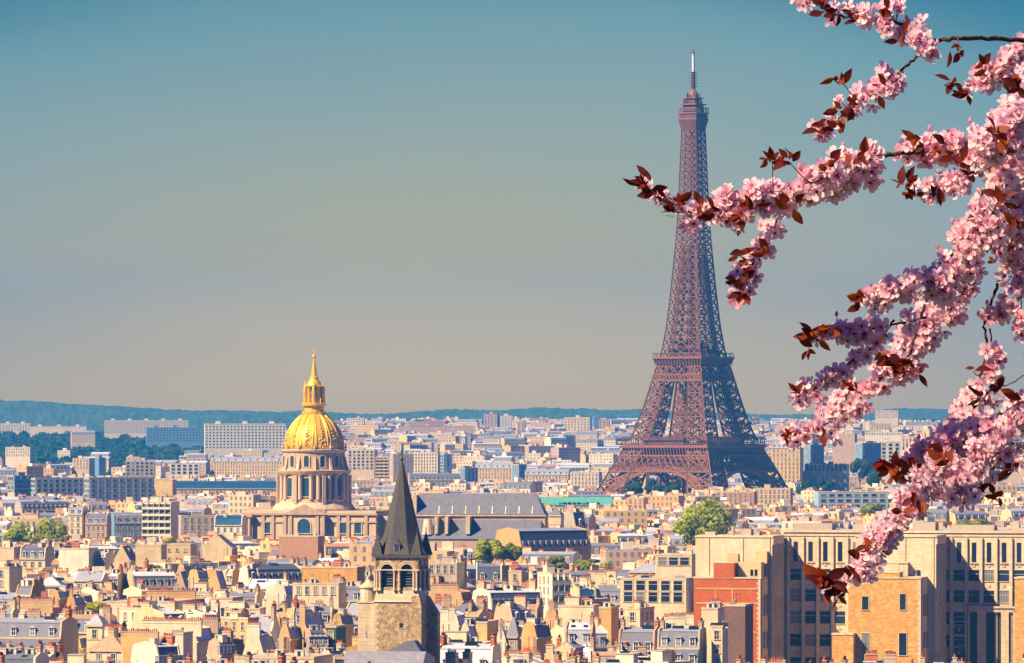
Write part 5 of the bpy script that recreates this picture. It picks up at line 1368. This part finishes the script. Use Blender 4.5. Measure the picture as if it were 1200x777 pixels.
# rising ground under the far town
gm = MB(); ys_ = [4600,5000,5500,6000,6500,7000,7500,8000,8600,9400]; pxs = list(range(-600,1900,100))
for y in ys_:
    for p in pxs: gm.v.append((XP(p,y),y,terr(y,p)-.6 if y > 4600 else -1.5))
nn=len(pxs)
for j in range(len(ys_)-1):
    for i in range(nn-1): a=j*nn+i; gm.f.append((a,a+1,a+1+nn,a+nn)); gm.m.append(0)
M['slope'] = mat("green_slope", (.13,.115,.08), scale=.02, var=.4)
tag(gm.build("terrain",M['slope']),kind='structure')
# woods on the slopes
wd = MB(); r = random.Random(23)
def wood(n, f, rad=(5.5,5.5,5), q=34, s=1.9):
    for i in range(n):
        px,d = f(); g_ = terr(d,px); k = r.uniform(.7,1.35); zc = g_+r.uniform(3,7)*k
        y = HY+(EYE-zc-rad[2]*k)*F/d; bad=False
        for a,b,yt,yb,dk in KEEP:
            if d < dk and a-3 < px < b+3 and y < yb-1: bad=True; break
        if bad: continue
        c=(XP(px,d),d,zc)
        for j in range(q):
            v = Vector((r.gauss(0,1),r.gauss(0,1),abs(r.gauss(0,1))*.9-.15)).normalized(); p=Vector(c)+Vector((v.x*rad[0],v.y*rad[1],v.z*rad[2]))*k*r.uniform(.75,1.05)
            nr=(v+Vector((r.gauss(0,.35),r.gauss(0,.35),r.gauss(0,.35)))).normalized(); u=nr.cross(Vector((r.gauss(0,1),r.gauss(0,1),r.gauss(0,1)))).normalized(); w_=nr.cross(u); e=s*k*r.uniform(.7,1.3)
            wd.add([p-u*e-w_*e*.6,p+u*e*.3-w_*e,p+u*e+w_*e*.5,p-u*e*.3+w_*e*.8],[(0,1,2,3)],0)
wood(2300, lambda: (r.uniform(-20,345), r.uniform(5300,8700)))
wood(330, lambda: (r.uniform(500,730), r.uniform(6200,7200)))
wood(420, lambda: (r.uniform(1035,1210), r.uniform(6400,8600)))
wood(160, lambda: (r.uniform(960,1210), r.uniform(4500,5600)))
wood(420, lambda: (r.uniform(0,1200), r.uniform(2600,6500)), rad=(4.5,4.5,4.5))
wood(200, lambda: (r.uniform(330,960), r.uniform(7000,8600)))
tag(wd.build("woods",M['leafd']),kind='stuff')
# ------------------------------------------------------------------ flowering plum tree reaching in from the right
def petalmat(name, c, tr, f=.6):
    m = mat(name, c, rough=.55, var=.10, scale=60, spec=.2); t=m.node_tree; b=t.nodes["Principled BSDF"]; o=t.nodes["Material Output"]
    tl=t.nodes.new("ShaderNodeBsdfTranslucent"); tl.inputs[0].default_value=(*tr,1); q=t.nodes.new("ShaderNodeMixShader"); q.inputs[0].default_value=f
    t.links.new(b.outputs[0],q.inputs[1]); t.links.new(tl.outputs[0],q.inputs[2]); t.links.new(q.outputs[0],o.inputs[0]); return m
M['pet1'] = petalmat("petal_pale", (.95,.70,.76), (.96,.60,.68))
M['pet2'] = petalmat("petal_pink", (.88,.40,.52), (.88,.32,.46))
M['pet3'] = petalmat("petal_white", (.94,.82,.80), (.94,.70,.70))
M['heart'] = mat("flower_heart", (.22,.015,.05), rough=.6)
M['stam'] = mat("stamens", (.75,.25,.32), rough=.6)
M['calyx'] = mat("calyx", (.16,.03,.03), rough=.6)
M['pleaf'] = petalmat("purple_leaf", (.11,.016,.014), (.32,.035,.012), .38)
M['pleaf2'] = petalmat("copper_leaf", (.22,.04,.014), (.52,.09,.014), .42)
M['pbark'] = mat("plum_bark", (.055,.028,.022), rough=.8, scale=80, var=.45, bump=.5)
BD = 7.0
def PB(px,py,dd=0.0): d=BD+dd; return Vector((XP(px,d),d,ZY(py,d)))
rb_ = random.Random(41)
def flower_geo(mb, p, n, R_, cup, r, kind, simple=False):
    n = n.normalized(); u=n.cross(Vector((r.gauss(0,1),r.gauss(0,1),r.gauss(0,1)))).normalized(); v=n.cross(u)
    outer,inner = ((0,1),(2,0),(0,0),(1,1))[kind]
    for k in range(5):
        a = 2*pi*k/5+r.gauss(0,.08); c_=cup+r.gauss(0,.12); L=R_*r.uniform(.88,1.1); wd_=L*r.uniform(.34,.43)
        e=u*cos(a)+v*sin(a); s=n.cross(e)
        def q(t,w,lift=0): return p+e*(L*t*cos(c_*t))+n*(L*t*sin(c_*t)+lift*L)+s*(wd_*w)
        vs=[q(.10,-.12),q(.10,.12),q(.48,-.78,.05),q(.48,0,-.02),q(.48,.78,.05),q(.78,-.88,.10),q(.82,0,.02),q(.78,.88,.10),q(1.03,-.30,.06),q(.98,0,.03),q(1.03,.30,.06)]
        mb.add(vs,[(0,1,4,3),(0,3,2)],inner); mb.add(vs,[(2,3,6,5),(3,4,7,6),(5,6,9,8),(6,7,10,9)],outer)
    c=[p+(u*cos(i*pi/3)+v*sin(i*pi/3))*R_*.21+n*R_*.06 for i in range(6)]; mb.add(c+[p+n*R_*.12],[(i,(i+1)%6,6) for i in range(6)],3)
    for k in range(9 if not simple else 6):
        a=r.uniform(0,2*pi); t=r.uniform(.25,.55); tip=p+(u*cos(a)+v*sin(a))*R_*t+n*R_*r.uniform(.35,.6); b=p+(u*cos(a)+v*sin(a))*R_*.08+n*R_*.06; w_=(u*sin(a)-v*cos(a))*R_*.018
        mb.add([b-w_,b+w_,tip+w_,tip-w_],[(0,1,2,3)],4); z_=R_*.05; mb.add([tip-u*z_,tip-v*z_,tip+u*z_,tip+v*z_],[(0,1,2,3)],3)
    mb.add([p-n*R_*.28,]+[p+(u*cos(i*pi/2)+v*sin(i*pi/2))*R_*.15 for i in range(4)],[(0,2,1),(0,3,2),(0,4,3),(0,1,4)],5)
PM = ['pet1','pet2','pet3','heart','stam','calyx']
FL = []      # (p, n, R, cup, kind)
LV = MB(); STEM = MB()
plum = empty("plum_tree",(2.05,7.7,69.2)); tag(plum,"pink flowering plum tree with dark red leaves, its sprays reaching into the view","tree")
base = Vector(plum.location)
def rel(mb): mb.v = [(x-base.x,y-base.y,z-base.z) for x,y,z in mb.v]; return mb
def smooth_path(pts, n=10):
    P=[Vector(p) for p in pts]; out=[]
    if len(P)==2: return [P[0].lerp(P[1],i/n) for i in range(n+1)]
    Q=[P[0]*2-P[1]]+P+[P[-1]*2-P[-2]]
    for i in range(1,len(Q)-2):
        for k in range(n):
            t=k/n; a,b,c,d=Q[i-1],Q[i],Q[i+1],Q[i+2]
            out.append(.5*((2*b)+(c-a)*t+(2*a-5*b+4*c-d)*t*t+(3*b-a-3*c+d)*t**3))
    out.append(P[-1]); return out
PX = BD/F       # one photo pixel in metres at the spray
def branch(pts, r0, r1, jit=.6):
    ext=pts[0][0] > 1206
    if ext:      # grows out of the limb beyond the edge of the view
        st=PB(*pts[0]); nl=min(LIMB,key=lambda q:(q-st).length); k=F/nl.y; pts=[(CX+nl.x*k,HY-(nl.z-EYE)*k,nl.y-BD)]+list(pts)
    sp=smooth_path([PB(*p) for p in pts],8); m=MB()
    for i in range(1,len(sp)-1): sp[i]=sp[i]+Vector((rb_.gauss(0,jit),rb_.gauss(0,jit),rb_.gauss(0,jit)))*PX
    n=len(sp); rad=[(r0+(r1-r0)*i/(n-1))*PX*(1+.18*(i%4==0)) for i in range(n)]
    m.tube(sp,rad,7); rel(m).build("branch",M['pbark'],plum,smooth=True); sp=sp[8:] if ext else sp; SPS.append(sp); return sp
def bloom(sp, t0, t1, half, per, pale=.4, out=None, size=9.6):
    """flowers in spur clusters along a stretch of a branch; half: spread in photo pixels, per: flowers per 10 pixels"""
    n=len(sp); seg=sp[int(t0*(n-1)):int(t1*(n-1))+1]
    L=sum((b-a).length for a,b in zip(seg,seg[1:]))/PX
    N=int(L*per/10*.74)
    i=0
    while i < N:
        s=rb_.random()*(len(seg)-1.001); k=int(s); p0=seg[k].lerp(seg[k+1],s-k); tdir=(seg[k+1]-seg[k]).normalized()
        o=Vector((rb_.gauss(0,1),rb_.gauss(0,1),rb_.gauss(0,1))); o=(o-tdir*o.dot(tdir)*.6).normalized()
        if out: o=(o+Vector(out)*.8).normalized()
        hub=p0+o*half*PX*rb_.uniform(.1,.7)
        m_=rb_.randint(2,4)
        for q in range(m_):
            j=Vector((rb_.gauss(0,1),rb_.gauss(0,1),rb_.gauss(0,1))).normalized()
            p=hub+j*rb_.uniform(5,11)*PX
            nr=(o*.6+j*.75+Vector((-.3,-.95,.1))).normalized()
            FL.append((p,nr,size*PX*rb_.uniform(.75,1.25),rb_.uniform(.05,.6),rb_.choices((0,1,2,3),(4,1.4,pale*9,.6))[0]))
            if rb_.random()<.10:      # a closed bud beside the flower
                q_=p+j*8*PX+nr*3*PX; STEM.tube([p0.lerp(hub,.5),q_],[.6*PX,.45*PX],4); STEM.lathe([(.3*PX,0),(2.1*PX,2*PX),(2.3*PX,4*PX),(.9*PX,6.5*PX),(.1*PX,7.2*PX)],6,tuple(q_),1,a0=rb_.uniform(0,3))
            if rb_.random()<.55: STEM.tube([p0.lerp(hub,.3),p-nr*size*PX*.3],[.7*PX,.5*PX],4)
            i+=1
def leaf(p, d_, L, mi):
    d_=d_.normalized(); r=rb_; s=d_.cross(Vector((r.gauss(0,.6),-1+r.gauss(0,.5),r.gauss(0,.6)))).normalized(); n=s.cross(d_); w=L*r.uniform(.19,.27); fold=r.uniform(.1,.5); curl=r.uniform(-.5,.5)
    ts=[(0,.05),(.15,.5),(.35,.95),(.6,.9),(.8,.52),(1,.02)]; vs=[]
    for t,k in ts:
        c=p+d_*L*t+n*curl*L*t*t*.5; vs+= [c+s*w*k+n*w*k*fold, c, c-s*w*k+n*w*k*fold]
    fs=[]
    for i in range(5): a=i*3; fs+=[(a,a+1,a+4,a+3),(a+1,a+2,a+5,a+4)]
    LV.add(vs,fs,mi)
SPS = []
def leaves(px,py,n,spread,dd=0,L=18.5,dirv=(-.6,-.3,.1),copper=.25,spr=1.0):
    """a tuft of leaves fanning from a twig tip, tied to the nearest limb"""
    c=PB(px,py,dd-.03); near=min((q for sp in SPS for q in sp), key=lambda q:(CX+F*q.x/q.y-px)**2+(HY-F*(q.z-EYE)/q.y-py)**2); c=PB(px,py,near.y-BD-.12)
    if (near-c).length > 6*PX: STEM.tube([near,near.lerp(c,.5)+Vector((0,0,-2*PX)),c],[.9*PX,.7*PX,.5*PX],5)
    ax=(c-near).normalized()*.5 if (near-c).length > 6*PX else Vector((0,0,0))
    for i in range(n):
        p=c+Vector((rb_.gauss(0,.45),rb_.gauss(0,.45),rb_.gauss(0,.45)))*spread*PX; dv=Vector(dirv)*.7+ax+Vector((rb_.gauss(0,.75),rb_.gauss(0,.45),rb_.gauss(0,.65)))*spr
        leaf(p,dv,L*PX*rb_.uniform(.65,1.3),1 if rb_.random()<copper else 0)
# -- the limbs, traced in photo columns and rows (third number: metres nearer or farther)
m=MB(); tp=PB(1345,150,.5); tr_=smooth_path([base,base+Vector((-.04,.02,.6)),base+Vector((.02,-.05,1.2)),tp],6); m.tube(tr_,[.075-.064*i/18 for i in range(19)],10); rel(m).build("trunk",M['pbark'],plum,smooth=True)
LIMB=list(tr_)
for q in ([(1345,150,.5),(1325,95,.45),(1290,40,.35),(1262,18,.3)],[(1345,150,.5),(1335,250,.35),(1325,340,.3),(1300,420,.25),(1262,500,.15)]):
    sp=smooth_path([PB(*p) for p in q],6); m=MB(); m.tube(sp,[(9-6*i/(len(sp)-1))*PX for i in range(len(sp))],8); rel(m).build("limb",M['pbark'],plum,smooth=True); LIMB+=sp
b1=branch([(1330,90,.45),(1240,52,.3),(1198,47,.25),(1134,45,.2),(1095,48,.2),(1087,46,.2),(1060,30,.2),(1034,22,.2),(990,20,.2),(955,4,.2),(930,-8,.2)],3.4,1.2)
bloom(b1,.52,.70,22,9.5,.3); bloom(b1,.68,.80,14,3.5,.5); bloom(b1,.80,1,14,4.2,.6)
b1b=branch([(1058,32,.2),(1078,52,.15),(1086,66,.15)],1.2,.6); bloom(b1b,.2,1,14,7,.3)
b2=branch([(1096,47,.2),(1075,66,.15),(1054,84,.1),(1030,106,.1),(1000,124,.1),(975,145,.1),(955,154,.1)],2.0,.8)
bloom(b2,.38,.66,22,11,.3); bloom(b2,.62,.98,12,3.2,.5)
b3=branch([(1262,66,.6),(1210,60,.5),(1180,72,.45),(1150,92,.45),(1128,106,.45)],2.4,.8); bloom(b3,.2,.8,24,11,.15); bloom(b3,.75,1,9,3,.2)
b4=branch([(1340,130,.4),(1255,110,.1),(1205,130,0),(1180,170,-.05),(1178,215,-.1),(1160,262,-.1),(1128,308,-.1),(1092,348,-.1)],6.5,2.0)
bloom(b4,.18,.5,44,17,.45); bloom(b4,.45,.82,34,20,.35); bloom(b4,.75,1,28,16,.35)
b4b=branch([(1215,90,-.05),(1192,140,-.15),(1170,165,-.15),(1150,178,-.15)],2,1.2); bloom(b4b,0,1,28,14,.5)
b4c=branch([(1250,200,0),(1205,235,-.05),(1185,290,-.05),(1195,335,0)],3,1.4); bloom(b4c,.2,1,28,10,.5)
b5=branch([(1185,168,0),(1150,172,-.05),(1115,176,-.05),(1065,179,-.1),(1020,186,-.1),(985,203,-.15),(935,226,-.15),(890,237,-.2),(850,245,-.2),(815,250,-.2),(790,238,-.2),(762,222,-.2),(750,210,-.2)],3.2,.9)
bloom(b5,.0,.26,24,11,.45); bloom(b5,.33,.70,26,15,.35); bloom(b5,.68,.80,15,4.5,.6); bloom(b5,.80,1,13,2.6,.7)
b5b=branch([(1000,196,-.15),(975,205,-.2),(950,215,-.2)],1.6,.8); bloom(b5b,0,1,20,9,.4)
b6=branch([(945,222,-.15),(918,246,-.15),(900,281,-.15),(880,314,-.15),(868,346,-.15)],1.5,.6); bloom(b6,.2,.45,10,3,.5); bloom(b6,.4,1,15,6.0,.5)
b7=branch([(1160,200,.25),(1120,212,.3),(1085,222,.3),(1060,222,.3)],1.4,.6); bloom(b7,.15,.75,16,6.5,.05)
b8=branch([(1152,225,-.05),(1140,246,-.1),(1124,282,-.1),(1104,322,-.1),(1085,352,-.1)],1.8,1.2); bloom(b8,.35,.9,18,6.5,.5)
b8b=branch([(1110,330,-.1),(1075,331,-.15),(1040,345,-.15),(1008,352,-.15)],1.8,.8); bloom(b8b,.1,1,19,10,.55)
b9=branch([(1150,300,.15),(1110,345,.2),(1085,380,.2),(1060,410,.2)],2,1); bloom(b9,.1,1,34,17,.05)
b10=branch([(1085,372,-.05),(1050,380,-.1),(1025,385,-.1),(985,391,-.1),(952,396,-.1)],1.4,.6); bloom(b10,.1,.95,14,5.5,.5)
b11=branch([(1048,375,-.1),(1025,405,-.1),(1002,420,-.1),(975,445,-.1),(945,460,-.1),(934,464,-.1)],1.3,.6); bloom(b11,.15,1,13,5,.45)
b12=branch([(1085,352,0),(1075,385,0),(1062,420,0),(1030,445,0),(1000,470,0),(975,492,0),(940,508,0),(918,513,0)],1.8,.6); bloom(b12,.32,.72,25,14,.25); bloom(b12,.7,1,12,4.6,.6)
b13=branch([(1260,330,.3),(1200,318,.2),(1178,314,.2),(1166,342,.2),(1154,379,.2),(1156,413,.2),(1143,456,.2),(1130,482,.2)],2.4,1.2); bloom(b13,.8,1,18,7,.4)
b13b=branch([(1160,385,.2),(1164,413,.2),(1158,440,.2)],1,.8); bloom(b13b,.2,1,14,4,.35)
b13c=branch([(1240,345,.2),(1205,345,.2),(1180,362,.2),(1158,378,.2)],1.8,.8); bloom(b13c,.2,1,18,6,.5)
b13d=branch([(1186,296,.2),(1190,330,.25),(1212,362,.3)],1,.7)
b13e=branch([(1250,405,.1),(1210,432,.1),(1188,448,.1),(1168,456,.1)],1,.6)
b14=branch([(1290,400,.3),(1225,440,.1),(1190,470,0),(1152,500,-.05),(1120,528,-.05),(1095,556,-.1),(1066,590,-.1),(1042,622,-.1),(1012,662,-.1),(985,690,-.1),(972,700,-.1)],3.4,.8)
bloom(b14,.28,.78,27,15,.45); bloom(b14,.76,.97,13,4.0,.6)
b14b=branch([(1175,440,.1),(1140,480,.1),(1112,508,.05),(1088,530,.05),(1075,548,.05)],1.6,.8); bloom(b14b,.1,1,22,12,.35)
b14c=branch([(1240,455,0),(1196,485,-.1),(1170,520,-.1),(1140,550,-.1),(1118,582,-.1)],1.8,.8); bloom(b14c,.1,1,26,13,.5)
b15=branch([(1230,500,.1),(1195,530,.1),(1180,545,.1),(1140,556,.1),(1105,572,.1)],1.4,.7); bloom(b15,.3,1,16,4,.3)
b16=branch([(1230,350,.2),(1200,385,.2),(1196,340,.2)],1,.8); bloom(b16,.1,1,20,3.5,.4)
b17=branch([(1260,20,.3),(1225,70,.2),(1204,120,.1),(1196,170,.1),(1200,230,.1)],2.2,1); bloom(b17,.1,1,30,12,.45)
b18=branch([(1270,230,.1),(1215,260,.05),(1198,300,.05),(1186,330,.05)],2.2,1); bloom(b18,.1,.8,26,9,.5)
# -- leaf tufts
for a in ((965,8,7,8),(983,14,6,8),(1002,22,4,6),(1038,12,4,8,0,18),(1058,40,3,10)): leaves(*a)
for a in ((985,94,7,8),(1000,120,6,9),(985,130,6,7),(962,150,7,7),(985,150,5,7),(1030,108,4,10,0,16)): leaves(*a,dirv=(-.8,-.3,-.05))
for a in ((1125,58,7,8,.3),(1118,98,7,8,.3),(1130,110,5,7,.3),(1150,75,5,10,.3)): leaves(*a,copper=.1,dirv=(-.8,-.3,-.1))
for a in ((757,210,11,8),(768,225,7,7),(790,248,8,8),(800,240,6,8),(820,238,7,8),(838,247,6,8),(868,255,6,6),(905,188,10,8),(925,190,7,7),(880,240,5,8)): leaves(*a,copper=.15,dirv=(-.7,-.3,.25))
for a in ((862,330,7,7),(868,300,6,7),(880,318,5,6),(868,345,5,5),(898,290,4,6)): leaves(*a,copper=.45,dirv=(-.4,-.3,-.6))
for a in ((925,240,6,7,-.3),(975,190,7,8,-.3),(1008,185,6,9,-.3),(1078,165,7,8,-.2),(1105,170,7,9,-.2),(1122,185,6,9,-.2),(1140,205,5,8,-.2),(1165,155,4,10,-.2)): leaves(*a,copper=.6)
for a in ((1062,215,9,8,.25),(1070,230,6,6,.25),(1100,225,5,9,.25)): leaves(*a,copper=.0)
for a in ((1190,105,9,11,-.15),(1180,175,7,9,-.2),(1172,235,6,9,-.2),(1150,300,4,10,-.15),(1195,255,5,10,-.15)): leaves(*a,copper=.6)
for a in ((1128,330,12,8,-.25),(1118,345,8,7,-.25),(1010,352,8,7,-.2),(955,395,9,6,-.15),(972,388,6,6,-.15),(948,408,4,5,-.15),(1045,425,10,9,-.1),(1062,432,9,8,-.1),(1032,415,6,7,-.1),(1075,440,4,5,-.1)): leaves(*a,copper=.5)
for a in ((922,510,5,5,0,15),(932,462,4,5,0,15),(965,505,4,8,0,14),(1000,455,5,9,0,14),(1150,465,5,8,.15),(1168,455,5,7,.15),(1196,470,4,6,.1),(1205,415,4,5,.1),(1140,435,3,6,.15)): leaves(*a,copper=.3)
for a in ((1045,548,10,7,-.2,24),(1062,553,9,8,-.2,24),(1088,543,9,8,-.2),(1105,535,8,9,-.2),(1095,575,9,8,-.2),(1112,572,8,8,-.2),(1150,570,9,9,-.15),(1165,582,7,8,-.15),(1186,548,8,8,0),(1170,545,4,6,-.15)): leaves(*a,copper=.6,dirv=(-.7,-.3,-.05))
for a in ((1060,600,4,8,-.2),(1075,585,4,8,-.2),(1010,655,6,8,-.15),(1020,640,5,8,-.15),(975,690,8,6,-.15,24),(968,680,7,6,-.15,26),(985,698,6,6,-.15),(1000,672,4,6,-.15)): leaves(*a,copper=.35,dirv=(-.5,-.3,.1))
rel(LV); tag(LV.build("leaves",[M['pleaf'],M['pleaf2']],plum,smooth=True),kind='stuff')
rel(STEM).build("flower_stalks",[M['calyx'],M['pet2']],plum)
# the hundred flowers that show largest are parts of their own, the others one mass
FL = [f for f in FL if -30 < CX+F*f[0].x/f[0].y < 1300]
FL.sort(key=lambda f: f[0].y-f[2]*30*max(0,-f[1].y))
FS = MB(); rf_ = random.Random(9)
for i,(p,nr,R_,cup,kd) in enumerate(FL):
    if i < 100 and CX+F*p.x/p.y < 1205:
        b=MB(); flower_geo(b,Vector((0,0,0)),nr,R_,cup,rf_,kd); b.build("blossom",[M[k] for k in PM],plum,smooth=True,loc=p-base)
    else: flower_geo(FS,p-base,nr,R_,cup,rf_,kd,True)
tag(FS.build("blossoms",[M[k] for k in PM],plum,smooth=True),kind='stuff')
print("FLOWERS",len(FL))
# ------------------------------------------------------------------ labels for the ordinary houses: look first, then where it stands
WN = dict(cream='cream',cream2='pale cream',white='white',orange='ochre',peach='peach',pink='rose',yellow='golden',grey='grey')
RN = dict(zinc='pale zinc',zincg='grey zinc',slate='slate',tileb='brown tile',tile='red tile',gravel='gravel')
KN = dict(m='mansard house',g='gable-end house',flat='flat-topped house',gab='ridge-roofed house',gf='pointed gable house',hip='hip-roofed house')
ORD = ['','second','third','fourth','fifth','sixth','seventh','eighth','ninth','tenth','eleventh','twelfth']
LMK = [(470,690,'the bell tower'),(852,705,'the red brick wing'),(353,641,'the rose brick wall'),(246,680,'the golden gables'),(188,612,'the white balcony block'),(650,688,'the white rounded house'),
  (772,695,'the office annexes'),(115,712,'the small round tree'),(40,744,'the grey dormered mansard'),(595,632,'the golden ochre gable'),(370,620,'the domed church'),(825,612,'the large green tree'),
  (562,605,'the long slate church'),(674,588,'the copper-roofed hall'),(210,737,'the pot-lined pale wall'),(375,695,'the five-windowed building'),(595,699,'the long blue mansard'),(620,746,'the burnt orange block'),
  (255,642,'the broad cream gable'),(90,656,'the blank white wall'),(548,765,'the pale zinc mansard'),(800,755,'the two-tier mansard'),(1020,596,'the tree behind the institute'),(1140,611,'the wide tree behind the institute'),(365,730,'the tall peach gable'),(180,762,'the blue dormered mansard')]
def name_fill(hs):
    by = {}
    for h in hs:
        f = h['facts']; lx_,ly_,ph = min(LMK,key=lambda l:(l[0]-h['px'])**2+(2.2*(l[1]-h['py']))**2); dx,dy = h['px']-lx_,h['py']-ly_
        way = ('left of' if dx < 0 else 'right of') if abs(dx) > 2*abs(dy) else ('behind' if dy < 0 else 'in front of')
        look = "%s %s under %s"%(WN.get(f['wall'],'pale'),KN[f['kind']],RN.get(f['roof'],'grey roof'))
        by.setdefault((look,way,ph),[]).append((dx*dx+4*dy*dy,h))
    for (look,way,ph),l in by.items():
        l.sort(key=lambda q:q[0])
        for i,(_,h) in enumerate(l):
            if len(l) == 1: lab = "%s, %s %s"%(look,way,ph)
            else: lab = "%s, %snearest %s %s"%(look,(ORD[i]+' ') if ORD[i] else '',way,ph)
            if len(lab.split()) > 16: lab = lab.replace(' house','')
            h['root']['label'] = lab; h['root']['group'] = G1
name_fill([h for row in fill_rows for h in row])
